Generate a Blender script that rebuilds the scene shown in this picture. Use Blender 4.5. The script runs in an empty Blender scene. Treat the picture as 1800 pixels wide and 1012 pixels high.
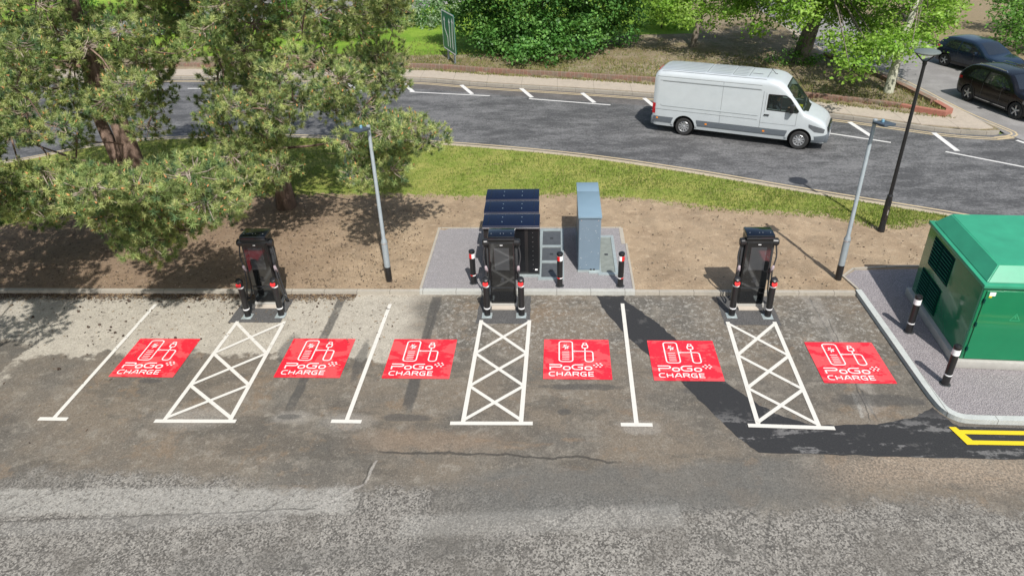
import bpy, bmesh, math, random
import numpy as np
from mathutils import Vector, Matrix
R=math.radians; PI=math.pi
sc=bpy.context.scene; COL=sc.collection
# ---------------- camera, sky, sun, exposure ----------------
cd=bpy.data.cameras.new('camera'); cam=bpy.data.objects.new('camera',cd); COL.objects.link(cam)
cd.sensor_width=36; cd.lens=25.546; cd.clip_start=.1; cd.clip_end=800
_F=Vector((-0.0615888,0.85295802,-0.51833333)); _R=Vector((0.99809923,0.05376717,-0.0301169)); _U=_R.cross(_F)
cam.matrix_world=Matrix(((_R.x,_U.x,-_F.x,0),(_R.y,_U.y,-_F.y,0),(_R.z,_U.z,-_F.z,10.4),(0,0,0,1)))
sc.camera=cam
SUN_AZ=R(288); SUN_EL=R(51.5)
S=Vector((math.cos(SUN_AZ)*math.cos(SUN_EL),math.sin(SUN_AZ)*math.cos(SUN_EL),math.sin(SUN_EL)))
w=bpy.data.worlds.new("World"); sc.world=w; w.use_nodes=True
sky=w.node_tree.nodes.new('ShaderNodeTexSky'); sky.sky_type='NISHITA'; sky.sun_disc=False
sky.sun_elevation=SUN_EL; sky.sun_rotation=math.atan2(S.x,S.y); sky.air_density=1.3; sky.dust_density=2.5
w.node_tree.links.new(sky.outputs[0],w.node_tree.nodes['Background'].inputs[0])
w.node_tree.nodes['Background'].inputs[1].default_value=.1
sd=bpy.data.lights.new('sun','SUN'); sd.energy=4.7; sd.angle=R(.6); sd.color=(1,.97,.925)
so=bpy.data.objects.new('sun',sd); COL.objects.link(so); so.rotation_euler=S.to_track_quat('Z','Y').to_euler()
sc.view_settings.view_transform='Standard'; sc.view_settings.look='None'; sc.view_settings.exposure=.27; sc.view_settings.gamma=1
sc.cycles.max_bounces=6; sc.cycles.transparent_max_bounces=12

# ---------------- node helpers ----------------
class X:
    def __init__(s,t,sock): s.t=t; s.s=sock
    def _m(s,op,o=None,c=None):
        n=s.t.nodes.new('ShaderNodeMath'); n.operation=op; s.t.links.new(s.s,n.inputs[0])
        for i,v in ((1,o),(2,c)):
            if v is None: continue
            if isinstance(v,X): s.t.links.new(v.s,n.inputs[i])
            else: n.inputs[i].default_value=v
        return X(s.t,n.outputs[0])
    def __add__(s,o): return s._m('ADD',o)
    __radd__=__add__
    def __sub__(s,o): return s._m('SUBTRACT',o)
    def __rsub__(s,o): return s._m('MULTIPLY_ADD',-1.0,o)
    def __mul__(s,o): return s._m('MULTIPLY',o)
    __rmul__=__mul__
    def abs(s): return s._m('ABSOLUTE')
    def max(s,o): return s._m('MAXIMUM',o)
    def min(s,o): return s._m('MINIMUM',o)
    def step(s,a,b):     # smooth 0..1 between a and b
        n=s.t.nodes.new('ShaderNodeMapRange'); n.interpolation_type='SMOOTHSTEP'
        inv=a>b
        if inv: a,b=b,a
        s.t.links.new(s.s,n.inputs[0]); n.inputs[1].default_value=a; n.inputs[2].default_value=b
        if inv: n.inputs[3].default_value=1; n.inputs[4].default_value=0
        return X(s.t,n.outputs[0])
class Mt:
    def __init__(s,name,rough=.7,metal=0,spec=.5):
        s.m=bpy.data.materials.new(name); s.m.use_nodes=True; s.t=s.m.node_tree
        s.b=s.t.nodes['Principled BSDF']; s.b.inputs['Roughness'].default_value=rough; s.b.inputs['Metallic'].default_value=metal
        s.b.inputs['Specular IOR Level'].default_value=spec
        s._p=None
    def pos(s,obj=False):
        if s._p is None:
            n=s.t.nodes.new('ShaderNodeTexCoord' if obj else 'ShaderNodeNewGeometry'); s._p=n.outputs['Object' if obj else 'Position']
            q=s.t.nodes.new('ShaderNodeSeparateXYZ'); s.t.links.new(s._p,q.inputs[0]); s.x,s.y,s.z=[X(s.t,o) for o in q.outputs]
        return s._p
    def noise(s,scale,detail=3,rough=.55,stretch=(1,1,1),dist=0,off=0):
        n=s.t.nodes.new('ShaderNodeTexNoise'); mp=s.t.nodes.new('ShaderNodeMapping'); mp.inputs['Scale'].default_value=stretch; mp.inputs['Location'].default_value=(off,off*.7,off*.3)
        s.t.links.new(s.pos(),mp.inputs[0]); s.t.links.new(mp.outputs[0],n.inputs['Vector'])
        n.inputs['Scale'].default_value=scale; n.inputs['Detail'].default_value=detail; n.inputs['Roughness'].default_value=rough; n.inputs['Distortion'].default_value=dist
        return X(s.t,n.outputs[0])
    def vor(s,scale,feat='F1',out='Distance',rnd=1):
        n=s.t.nodes.new('ShaderNodeTexVoronoi'); n.feature=feat; n.inputs['Scale'].default_value=scale; n.inputs['Randomness'].default_value=rnd
        s.t.links.new(s.pos(),n.inputs['Vector']); 
        return X(s.t,n.outputs[out])
    def rgb(s,c):
        n=s.t.nodes.new('ShaderNodeRGB'); n.outputs[0].default_value=(*c,1); return X(s.t,n.outputs[0])
    def mix(s,f,a,b,mode='MIX'):
        n=s.t.nodes.new('ShaderNodeMix'); n.data_type='RGBA'; n.blend_type=mode
        for i,v in ((0,f),(6,a),(7,b)):
            if isinstance(v,X): s.t.links.new(v.s,n.inputs[i])
            elif i==0: n.inputs[0].default_value=v
            else: n.inputs[i].default_value=(*v,1)
        return X(s.t,n.outputs[2])
    def scale(s,c,f):        # colour * scalar
        n=s.t.nodes.new('ShaderNodeVectorMath'); n.operation='SCALE'
        if isinstance(c,X): s.t.links.new(c.s,n.inputs[0])
        else: n.inputs[0].default_value=c
        if isinstance(f,X): s.t.links.new(f.s,n.inputs['Scale'])
        else: n.inputs['Scale'].default_value=f
        return X(s.t,n.outputs[0])
    def attr(s,name,out='Fac'):
        n=s.t.nodes.new('ShaderNodeAttribute'); n.attribute_name=name; return X(s.t,n.outputs[out])
    def color(s,c):
        if isinstance(c,X): s.t.links.new(c.s,s.b.inputs['Base Color'])
        else: s.b.inputs['Base Color'].default_value=(*c,1)
        return s
    def rough(s,x): s.t.links.new(x.s,s.b.inputs['Roughness']); return s
    def bump(s,h,st=.5,dist=.02):
        n=s.t.nodes.new('ShaderNodeBump'); n.inputs['Strength'].default_value=st; n.inputs['Distance'].default_value=dist
        s.t.links.new(h.s,n.inputs['Height']); s.t.links.new(n.outputs[0],s.b.inputs['Normal']); return s
def plain(name,c,rough=.6,metal=0,var=.12,scale=6,coat=0,spec=.5):
    k=Mt(name,rough,metal,spec); k.pos(True)
    n=k.noise(scale,4,.6); k.color(k.scale(c,n*(2*var)+(1-var)))
    if rough>.04: k.rough(n*.12+(rough-.06))
    if coat: k.b.inputs['Coat Weight'].default_value=coat; k.b.inputs['Coat Roughness'].default_value=.04
    return k.m

# ---------------- mesh helpers ----------------
def obj(name,me,mat,parent=None,smooth=False,loc=None,rot=None):
    if isinstance(me,bmesh.types.BMesh):
        b=me; me=bpy.data.meshes.new(name); bmesh.ops.recalc_face_normals(b,faces=b.faces); b.to_mesh(me); b.free()
    o=bpy.data.objects.new(name,me); COL.objects.link(o)
    for m in (mat if isinstance(mat,(list,tuple)) else [mat]): me.materials.append(m)
    if smooth:
        me.polygons.foreach_set('use_smooth',[True]*len(me.polygons))
        if smooth=='auto': me.set_sharp_from_angle(angle=R(38))
    if parent is not None: o.parent=parent
    if loc: o.location=loc
    if rot: o.rotation_euler=rot
    return o
def tag(o,label,cat,group=None,kind=None):
    if label: o['label']=label
    if cat: o['category']=cat
    if group: o['group']=group
    if kind: o['kind']=kind
    return o
def struct(o): o['kind']='structure'; return o
def thing(name,label,cat,loc=(0,0,0),rz=0,group=None):
    o=bpy.data.objects.new(name,None); COL.objects.link(o); o.empty_display_size=.2; o.location=loc; o.rotation_euler=(0,0,rz)
    return tag(o,label,cat,group)
def kids(o): return [c for c in bpy.data.objects if c.parent==o]
def dup(root,loc=None,rz=None,label=None):
    def cp(o,p):
        c=o.copy(); COL.objects.link(c)
        if p is not None: c.parent=p
        for k in kids(o): cp(k,c)
        return c
    r=cp(root,None)
    if loc: r.location=loc
    if rz is not None: r.rotation_euler=(0,0,rz)
    if label: r['label']=label
    return r
def box(b,x0,x1,y0,y1,z0,z1,bev=0,M=None,taper=None):
    vs=[]
    for z in (z0,z1):
        t=0 if taper is None or z==z0 else taper
        for x,y in ((x0+t,y0+t),(x1-t,y0+t),(x1-t,y1-t),(x0+t,y1-t)):
            v=Vector((x,y,z)); vs.append(b.verts.new(M@v if M else v))
    fs=[b.faces.new([vs[i] for i in f]) for f in ((3,2,1,0),(4,5,6,7),(0,1,5,4),(1,2,6,5),(2,3,7,6),(3,0,4,7))]
    if bev:
        es=list({e for f in fs for e in f.edges}); bmesh.ops.bevel(b,geom=es,offset=bev,segments=2,affect='EDGES',profile=.5)
def B(*a,**k):
    b=bmesh.new(); box(b,*a,**k); return b
def ring(b,c,n,r,seg,up):
    a=n.cross(up); a=a.normalized() if a.length>1e-5 else Vector((1,0,0)); d=n.cross(a).normalized()
    return [b.verts.new(c+a*(r*math.cos(2*PI*i/seg))+d*(r*math.sin(2*PI*i/seg))) for i in range(seg)]
def tube(b,pts,rs,seg=8,cap=True):
    pts=[Vector(p) for p in pts]
    if not isinstance(rs,(list,tuple)): rs=[rs]*len(pts)
    prev=None; up=Vector((.13,.21,.97))
    if abs((pts[-1]-pts[0]).normalized().dot(up))>.93: up=Vector((1,.05,0))
    rr=[]
    for i,p in enumerate(pts):
        n=(pts[min(i+1,len(pts)-1)]-pts[max(i-1,0)]).normalized()
        q=ring(b,p,n,rs[i],seg,up); rr.append(q)
        if prev:
            for j in range(seg): b.faces.new((prev[j],prev[(j+1)%seg],q[(j+1)%seg],q[j]))
        prev=q
    if cap: b.faces.new(rr[0][::-1]); b.faces.new(rr[-1])
def lathe(b,prof,seg=20,c=(0,0,0),M=None):
    rr=[]
    for r,z in prof:
        q=[]
        for i in range(seg):
            v=Vector((r*math.cos(2*PI*i/seg),r*math.sin(2*PI*i/seg),z))
            v=(M@v if M else v)+Vector(c); q.append(b.verts.new(v))
        rr.append(q)
    for p,q in zip(rr,rr[1:]):
        for j in range(seg): b.faces.new((p[j],p[(j+1)%seg],q[(j+1)%seg],q[j]))
    b.faces.new(rr[0][::-1]); b.faces.new(rr[-1])
def poly(b,pts,z,z1=None):
    if z1 is None: return b.faces.new([b.verts.new((x,y,z)) for x,y in pts])
    lo=[b.verts.new((x,y,z)) for x,y in pts]; hi=[b.verts.new((x,y,z1)) for x,y in pts]; n=len(pts)
    b.faces.new(hi); b.faces.new(lo[::-1])
    for i in range(n): b.faces.new((lo[i],lo[(i+1)%n],hi[(i+1)%n],hi[i]))
def offs(pts,d):   # offset a polyline to its left by d
    out=[]
    for i,p in enumerate(pts):
        a=Vector(pts[max(i-1,0)]); c=Vector(pts[min(i+1,len(pts)-1)]); t=(c-a).normalized()
        out.append((p[0]-t.y*d,p[1]+t.x*d))
    return out
def smoothline(pts,n=6):
    out=[]
    for i in range(len(pts)-1):
        p0=Vector(pts[max(i-1,0)]);p1=Vector(pts[i]);p2=Vector(pts[i+1]);p3=Vector(pts[min(i+2,len(pts)-1)])
        for k in range(n):
            t=k/n; out.append(tuple(.5*((2*p1)+(p2-p0)*t+(2*p0-5*p1+4*p2-p3)*t*t+(3*p1-p0-3*p2+p3)*t**3)))
    return out+[tuple(pts[-1])]
def ribbon(b,pts,d0,d1,z,z0=None):
    A=offs(pts,d0); C=offs(pts,d1)
    for i in range(len(pts)-1):
        q=[A[i],A[i+1],C[i+1],C[i]]
        if z0 is None: poly(b,q,z)
    if z0 is not None:
        rows=[[b.verts.new((*p,zz)) for p in L] for L,zz in ((A,z0),(A,z),(C,z),(C,z0))]
        for r,s in zip(rows,rows[1:]):
            for i in range(len(pts)-1): b.faces.new((r[i],r[i+1],s[i+1],s[i]))
        for e in (0,-1): b.faces.new([r[e] for r in rows])
def line(b,p,q,wd,z):
    p=Vector(p);q=Vector(q);t=(q-p).normalized();n=Vector((-t.y,t.x))*wd/2
    poly(b,[tuple(p-n),tuple(q-n),tuple(q+n),tuple(p+n)],z)
def interp(x,L):
    if x<=L[0][0]: return L[0][1]
    for (a,c),(d,e) in zip(L,L[1:]):
        if x<=d: return c+(e-c)*(x-a)/(d-a)
    return L[-1][1]
def npmesh(name,verts,faces,cols=None):   # faces: (n,3) or (n,4) int array
    me=bpy.data.meshes.new(name); nv=len(verts); k=faces.shape[1]; nf=len(faces)
    me.vertices.add(nv); me.vertices.foreach_set('co',np.ascontiguousarray(verts,dtype=np.float32).ravel())
    me.loops.add(nf*k); me.loops.foreach_set('vertex_index',faces.astype(np.int32).ravel())
    me.polygons.add(nf); me.polygons.foreach_set('loop_start',np.arange(0,nf*k,k,dtype=np.int32)); me.polygons.foreach_set('loop_total',np.full(nf,k,dtype=np.int32))
    me.update(calc_edges=True)
    if cols is not None:
        a=me.color_attributes.new('col','FLOAT_COLOR','POINT'); c=np.ones((nv,4),np.float32); c[:,:3]=cols; a.data.foreach_set('color',c.ravel())
    return me
# ---------------- materials ----------------
SEGS=[((-3.59, 10.48),(-3.7, 9.84),.035,(.33,.31,.28),.7),((-3.66, 10.41),(-3.74, 9.81),.02,(.04,.037,.03),.8),((-3.7, 9.84),(-4.46, 9.21),.03,(.33,.31,.28),.7),((-4.46, 9.21),(-10.72, 8.7),.025,(.05,.046,.04),.75),
 ((4.02, 8.96),(3.84, 8.13),.02,(.05,.046,.04),.7),((4.33, 9.1),(7.3, 9.37),.02,(.055,.05,.045),.5),((7.92, 9.07),(5.79, 8.06),.018,(.05,.046,.04),.6),((-7.15, 7.66),(-7.31, 8.64),.02,(.05,.046,.04),.4),
 ((6.82, 15.66),(6.68, 13.77),.018,(.05,.046,.04),.8),((6.68, 13.77),(6.5, 11.83),.02,(.05,.046,.04),.85),((6.47, 12.75),(6.36, 11.91),.05,(.3,.29,.26),.5),
 ((-3.2, 16.26),(-3.24, 14.55),.02,(.05,.046,.04),.7),((-6.6, 7.81),(-0.77, 8.52),.3,(.1,.095,.085),.35),((-2.84, 8.83),(2.28, 9.23),.35,(.34,.33,.3),.3),((-10.18, 8.56),(-5.01, 9.03),.22,(.3,.29,.265),.3)]
def mat_carpark():
    k=Mt('worn_tarmac',.85); k.pos()
    x,y=k.x,k.y
    big=k.noise(.35,4,.6); med=k.noise(1.1,4,.6,off=7); blot=k.noise(2.6,5,.65,off=3); fine=k.noise(22,2,.7); grit=k.noise(60,1,.5,off=5)
    ag=k.vor(30,out='Color')
    # brown, grimy middle
    c=k.mix(big.step(.4,.62),(.142,.117,.088),(.1,.09,.075))
    c=k.mix(blot.step(.53,.68)*.7,c,(.2,.178,.145))
    c=k.mix(k.noise(.8,5,.75,off=71).step(.52,.6)*.3,c,(.19,.17,.138))
    c=k.mix(k.noise(.6,5,.7,stretch=(.6,1.5,1),off=81).step(.53,.6)*.6,c,(.082,.072,.058))
    c=k.mix(k.noise(1.0,4,.7,off=91).step(.58,.66)*.45,c,(.17,.12,.075))
    c=k.mix(k.noise(14,3,.85,off=77).step(.56,.66)*.35,c,(.27,.25,.21))
    c=k.mix(med.step(.57,.7)*.5,c,(.078,.072,.062))
    c=k.mix(k.noise(1.5,4,.7,stretch=(.5,1.6,1),off=23).step(.6,.72)*.45,c,(.17,.115,.07))
    # pale concrete towards the kerb on the left
    edge=y+(med-.5)*1.3+(blot-.5)*.7
    pale=((x+(big-.5)*3).step(-2.9,-4.1))*edge.step(13.75,13.9)
    pale=pale.max((x+(blot-.5)*2).step(-12.9,-13.5)*edge.step(12.5,12.8))
    wet=((x+14.2+(blot-.5)*1.2).abs().step(.95,.85))*edge.step(14.45,14.3)
    pale=pale*(1-wet)
    c=k.mix(pale,c,k.mix(blot.step(.4,.7),(.345,.315,.26),(.29,.262,.215)))
    # shabby speckled zone near the right hand bays
    sp=(x+(med-.5)*2).step(-3.6,-2.8)*edge.step(13.2,14.8)
    c=k.mix(sp*k.noise(9,4,.75,off=11).step(.5,.66)*.75,c,(.3,.285,.25))
    # coarse old asphalt in the foreground
    near=(y+(big-.5)*1.5+(blot-.5)*.8+(fine-.5)*.5+(x*.03)).step(9.9,9.45)
    stone=k.vor(34,out='Color')*.85+k.noise(26,3,.9,off=51)*.65-.22
    cc=k.mix((stone*.75+fine*.25+(k.noise(2.4,4,.7,off=61)-.5)*.5).step(.28,.74),(.075,.069,.06),(.252,.236,.208))
    cc=k.mix(k.noise(.9,4,.65,off=31).step(.57,.68)*.8,cc,(.095,.088,.076))
    cc=k.mix(k.noise(.45,4,.7,off=43).step(.5,.6)*.55,cc,(.11,.1,.085))
    cc=k.mix(k.noise(.5,3,.6,off=41).step(.52,.7)*.3*stone.step(.4,.7),cc,(.33,.315,.28))
    band=((y-9.3-(x+8)*.035+(big-.5)*.3+(blot-.5)*.3).abs()).step(.38,.26)*x.step(-3.6,-4.1)
    cc=k.mix(band*(1-k.noise(13,4,.8,off=57).step(.5,.6)*.85)*.75,cc,(.3,.288,.258))
    c=k.mix(near,c,cc)
    # sandy run-off below the new strip on the right
    sand=((x-7.5).abs().step(3.6,1.5))*((y-10.35+(big-.5)*.9).abs().step(.65,.15))
    c=k.mix(sand*.6*fine.step(.25,.7),c,(.33,.255,.185))
    sand2=((x+2.6).abs().step(2.2,.6))*((y-11.05+(blot-.5)*.7).abs().step(.5,.1))
    c=k.mix(sand2*.5,c,(.21,.15,.1))
    dk=((x-1.6+(big-.5)*2).abs().step(4.4,2.6))*((y-9.75-x*.08+(med-.5)*1.1).abs().step(.75,.35))
    c=k.mix(dk*.7,c,(.1,.097,.088))
    # filled joints running up the bays, and cracks
    for jx,wd in ((-5.85,.14),(-3.25,.16),(6.65,.03)):
        j=((x-jx+(blot-.5)*.12).abs()).step(wd,wd*.6)*y.step(11.6,12.2)*(y-16.2).step(.5,.4)
        c=k.mix(j*.8*med.step(.3,.5),c,(.055,.052,.047))
    hal=((x-6.65).abs().step(.4,.12))*y.step(11.6,12.2)
    c=k.mix(hal*.5*blot.step(.35,.6),c,(.26,.24,.21))
    cr=((y-10.62-(big-.5)*.5+(x*.02)-(med-.5)*.35).abs()).step(.045,.012)*(x+1.2).abs().step(2.6,2.2)
    c=k.mix(cr*.85,c,(.04,.036,.03))
    for (ax,ay),(bx,by),wd,col,amt in SEGS:
        L=math.hypot(bx-ax,by-ay); ux,uy=(bx-ax)/L,(by-ay)/L
        tt=(x-ax)*ux+(y-ay)*uy; dd=((x-ax)*uy-(y-ay)*ux+(blot-.5)*.16+(med-.5)*.1).abs()
        c=k.mix(dd.step(wd,wd*.4)*(tt-L/2).abs().step(L/2+.02,L/2-.05)*amt*(fine*.9+.4),c,col)
    vc=k.vor(.55,'DISTANCE_TO_EDGE','Distance'); 
    cr2=(vc+(blot-.5)*.03).step(.012,.003)*near*big.step(.45,.6)
    c=k.mix(cr2*.6,c,(.06,.056,.05))
    # pressure-washed halos where the bay lines end
    for hx,hy,r in ((-4.47,11.6,1.0),(-7.9,11.65,1.4),(1.75,11.55,.75),(-5.7,11.7,.8)):
        h=((x-hx).abs()*(x-hx).abs()+(y-hy)*(y-hy)*5+(blot-.5)*.8).step(r*r*.6,.03)
        c=k.mix(h*.3,c,(.34,.32,.285))
    for hx,hy,rx,ry in ((.6,12.85,.95,.12),(3.35,12.75,.7,.16),(6.9,12.5,1.0,.22),(-9.3,14.1,.5,.16),(.15,12.0,.16,.1),(-3.2,11.75,.55,.12),(-6.6,14.2,.22,.6),(-4.7,13.8,.14,.8),(-5.75,11.72,.28,.1),(-9.5,12.9,.3,.08)):
        h=(((x-hx)*(1/rx)).abs()*((x-hx)*(1/rx)).abs()+((y-hy)*(1/ry))*((y-hy)*(1/ry))+(blot-.5)*2.4).step(1.3,.5)
        c=k.mix(h*.62,c,(.05,.048,.045))
    # debris and gravel specks
    spk=k.vor(7.5,out='Distance').step(.085,.05)*k.noise(1.3,2,off=17).step(.5,.6)
    c=k.mix(spk*.7,c,(.42,.38,.32))
    c=k.scale(c,(fine*.7+.65)*(grit*.3+.85)*(k.vor(46,out='Color')*.5+.75)*(k.noise(5,3,.7,off=2)*.3+.85))
    k.color(c); k.bump(fine*.6+stone*near*1.2+grit*.3,.8,.015)
    return k.m
def mat_strip():
    k=Mt('new_black_tarmac',.8); k.pos()
    b1=k.noise(1.0,5,.7,stretch=(.6,1.8,1),off=3); f=k.noise(26,2,.7); g=k.noise(70,1)
    m=(b1+(k.noise(7,3,.7)-.5)*.25).step(.53,.6)*k.y.step(12.3,11.6)
    c=k.mix(m*.7,(.02,.02,.021),(.16,.155,.15))
    c=k.mix(k.noise(3.2,3,.7,off=9).step(.6,.7)*.3,c,(.12,.115,.108))
    c=k.scale(c,(f*.8+.6)*(g*.4+.8)); k.color(c); k.bump(f+g*.4,.6,.012); return k.m
def mat_road():
    k=Mt('road_asphalt',.8); k.pos()
    wear=k.noise(.55,5,.68,stretch=(.6,1.6,1),off=2); m2=k.noise(1.9,5,.75,stretch=(.7,1.3,1),off=8); f=k.noise(11,4,.85); g=k.noise(30,2,.8)
    lane=(k.y+k.x*.33-31.3)
    c=k.mix((wear*.55+m2*.45+(f-.5)*.4).step(.4,.62),(.056,.056,.057),(.138,.137,.137))
    c=k.mix(m2.step(.55,.7)*.5,c,(.155,.154,.153))
    far=(k.y+k.x*.3-34.6).step(-.25,.15)
    c=k.mix(far*.85,c,k.mix(m2.step(.4,.7),(.092,.083,.078),(.125,.115,.108)))
    cr=k.vor(1.6,'DISTANCE_TO_EDGE'); c=k.mix((cr+(m2-.5)*.06).step(.02,.004)*.4*wear.step(.4,.5),c,(.04,.04,.04))
    c=k.scale(c,((f-.5)*1.5+1.0)*((g-.5)*.8+1.0)); k.color(c); k.bump(f,.4,.01); return k.m
def mat_siderd():
    k=Mt('pale_road_asphalt',.85); k.pos(); a=k.noise(.8,4,.6); f=k.noise(12,3,.7)
    k.color(k.scale(k.mix(a.step(.4,.65),(.185,.178,.172),(.24,.232,.225)),f*.5+.75)); return k.m
def mat_verge():
    k=Mt('soil_and_grass',.95,spec=.2); k.pos()
    g=k.attr('grass'); n1=k.noise(.8,4,.65); n2=k.noise(4,4,.7,off=4); f=k.noise(19,4,.8); vf=k.noise(48,2,.7)
    soil=k.mix(n1.step(.35,.68),(.37,.28,.185),(.26,.192,.125))
    soil=k.mix(n2.step(.5,.72)*.6,soil,(.5,.39,.27))
    soil=k.mix(f.step(.5,.64)*.65,soil,(.15,.105,.07))
    soil=k.mix(k.noise(1.6,5,.8,off=15).step(.5,.6)*.5,soil,(.24,.185,.125))
    st=k.vor(11,out='Distance').step(.16,.08)*n2.step(.42,.55); soil=k.mix(st*.75,soil,(.48,.41,.31))
    st2=k.vor(27,out='Distance').step(.2,.1); soil=k.mix(st2*.4,soil,(.42,.33,.24))
    soil=k.scale(soil,(f*1.3+.35)*(vf*.8+.6))
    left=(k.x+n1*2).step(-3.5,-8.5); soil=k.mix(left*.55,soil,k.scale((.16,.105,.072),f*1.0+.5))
    gr=k.mix(n1.step(.4,.62),(.18,.225,.042),(.26,.265,.068))
    gr=k.mix(n2.step(.52,.7)*.55,gr,(.11,.18,.022))
    gr=k.mix(k.noise(2.2,4,.7,stretch=(.5,2,1),off=20).step(.57,.68)*.55,gr,(.33,.3,.1))
    gr=k.mix(k.noise(1.1,4,.75,stretch=(.6,1.6,1),off=33).step(.64,.7)*.75,gr,(.33,.25,.14))
    gr=k.scale(gr,(f*.9+.55)*(vf*.8+.6))
    m=(g+(n2-.5)*1.3+(f-.5)*.9).step(.42,.58)
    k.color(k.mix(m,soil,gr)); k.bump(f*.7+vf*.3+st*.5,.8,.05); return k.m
def mat_island():
    k=Mt('dry_grass_ground',.95,spec=.2); k.pos()
    g=k.attr('grass'); n1=k.noise(.5,4,.65); n2=k.noise(2.5,4,.7,off=4); f=k.noise(9,4,.8)
    d=k.mix(n1.step(.38,.62),(.19,.15,.085),(.25,.2,.14)); d=k.mix(n2.step(.48,.66)*.7,d,(.14,.145,.05)); d=k.mix(k.noise(1.3,4,.8,off=13).step(.5,.62)*.7,d,(.32,.27,.19)); d=k.mix(f.step(.5,.66)*.55,d,(.075,.055,.035))
    gr=k.mix(n1.step(.4,.6),(.13,.235,.022),(.19,.29,.035)); gr=k.mix(n2.step(.55,.7)*.5,gr,(.09,.15,.02))
    m=(g+(n2-.5)*.5+(f-.5)*.25).step(.4,.62)
    k.color(k.scale(k.mix(m,d,gr),f*.9+.55)); k.bump(f,.8,.08); return k.m
def mat_gravel(name,a,b,c0):
    k=Mt(name,.9); k.pos()
    col=k.vor(42,out='Color'); n=k.noise(3,4,.7); v=k.vor(42)
    c=k.mix(k.noise(30,2,.8).step(.3,.7),a,b); c=k.mix(v.step(.25,.55)*.6,c,c0); c=k.mix(n.step(.5,.72)*.25,c,b)
    k.color(k.scale(c,k.noise(55,1,off=3)*.7+.65)); k.bump(v*-1.0+k.noise(60,1),.9,.02); return k.m
def mat_kerb(name,c,seam=.915):
    k=Mt(name,.85); k.pos(); n=k.noise(3,5,.7); f=k.noise(25,3,.7)
    w=k.x._m('PINGPONG',seam/2); s=w.step(.012,.004)
    cc=k.scale(c,(n*.6+.7)*(f*.4+.8)); cc=k.mix(s*.7,cc,(.08,.07,.06)); cc=k.mix(n.step(.56,.72)*.5,cc,(c[0]*.55,c[1]*.52,c[2]*.45)); k.color(cc); k.bump(f,.5,.01); return k.m
def mat_brick():
    k=Mt('old_red_brick',.9); k.pos(); n=k.noise(2,4,.7); f=k.noise(12,3,.7)
    c=k.mix(n.step(.4,.62),(.2,.105,.075),(.17,.125,.09)); c=k.mix(k.noise(3.5,3,.7,off=5).step(.5,.66)*.7,c,(.16,.14,.1))
    w=k.x._m('PINGPONG',.11); c=k.mix(w.step(.012,.004)*.6,c,(.3,.26,.2)); k.color(k.scale(c,f*.6+.7)); k.bump(f,.6,.02); return k.m
def mat_paint(name,c,wear=.35,dirt=(.3,.28,.24)):
    k=Mt(name,.6); k.pos(); n=k.noise(7,5,.75); f=k.noise(40,2,.7); big=k.noise(1.2,3)
    cc=k.mix((n+(big-.5)*.5).step(.58,.78)*wear,c,dirt); k.color(k.scale(cc,f*.25+.87)); return k.m
def mat_redpanel():
    k=Mt('red_floor_coating',.42); k.pos(); n=k.noise(1.5,4,.6,stretch=(1,1.6,1),dist=.6,off=6); f=k.noise(35,3,.7)
    c=k.mix((n+(k.noise(11,3,.8)-.5)*.14).step(.5,.53)*.55,(.64,.018,.034),(.68,.11,.11))
    c=k.mix(k.noise(16,3,.8,off=9).step(.6,.72)*.4,c,(.55,.22,.18)); c=k.mix(k.noise(2.5,5,.8,off=19).step(.6,.68)*.45,c,(.36,.07,.06))
    k.color(k.scale(c,f*.24+.88)); return k.m
def mat_leafy(name,transl=.35,rough=.55):
    k=Mt(name,rough,spec=.3); c=k.attr('col','Color'); k.color(c)
    tr=k.t.nodes.new('ShaderNodeBsdfTranslucent'); k.t.links.new(k.mix(1.0,c,(1.0,1.15,.5),'MULTIPLY').s,tr.inputs[0])
    ms=k.t.nodes.new('ShaderNodeMixShader'); ms.inputs[0].default_value=transl
    k.t.links.new(k.b.outputs[0],ms.inputs[1]); k.t.links.new(tr.outputs[0],ms.inputs[2]); k.t.links.new(ms.outputs[0],k.t.nodes['Material Output'].inputs[0]); return k.m
def mat_bark(name,a,b,sc_=5):
    k=Mt(name,.95,spec=.2); k.pos(); n=k.noise(sc_,5,.75,stretch=(1,1,.3)); f=k.noise(22,3,.7)
    k.color(k.scale(k.mix(n.step(.4,.62),a,b),f*.7+.65)); k.bump(n+f*.3,1,.05); return k.m
def mat_glass(name,tint=(.05,.07,.07),alpha=.55):
    k=Mt(name,.03); k.color(tint)
    tr=k.t.nodes.new('ShaderNodeBsdfTransparent'); tr.inputs[0].default_value=(.7,.78,.74,1); ms=k.t.nodes.new('ShaderNodeMixShader'); ms.inputs[0].default_value=alpha
    k.t.links.new(k.b.outputs[0],ms.inputs[1]); k.t.links.new(tr.outputs[0],ms.inputs[2]); k.t.links.new(ms.outputs[0],k.t.nodes['Material Output'].inputs[0]); return k.m
M_white=mat_paint('white_line_paint',(.57,.55,.5),.65,(.36,.33,.28)); M_wroad=mat_paint('white_road_paint',(.58,.57,.55),.45)
M_yellow=mat_paint('yellow_line_paint',(.64,.47,.012),.35,(.3,.24,.08)); M_cream=mat_paint('faded_yellow_line_paint',(.46,.37,.23),.7,(.3,.25,.18))
M_red=mat_redpanel(); M_let=mat_paint('white_lettering_paint',(.7,.64,.62),.3,(.7,.3,.28))
M_blk=plain('black_plastic',(.014,.014,.015),.32); M_gloss=plain('black_gloss_panel',(.008,.009,.01),.09,coat=.6,spec=.8)
M_gloss2=plain('satin_black_steel',(.007,.008,.01),.3,spec=.4)
M_gl2=plain('dark_screen_glass',(.045,.048,.052),.05,spec=1); M_cap=plain('near_black_lid',(.004,.006,.012),.13,coat=.4)
M_navy=plain('navy_gloss_lid',(.003,.006,.02),.15,coat=.5,var=.5,scale=1.6)
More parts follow.
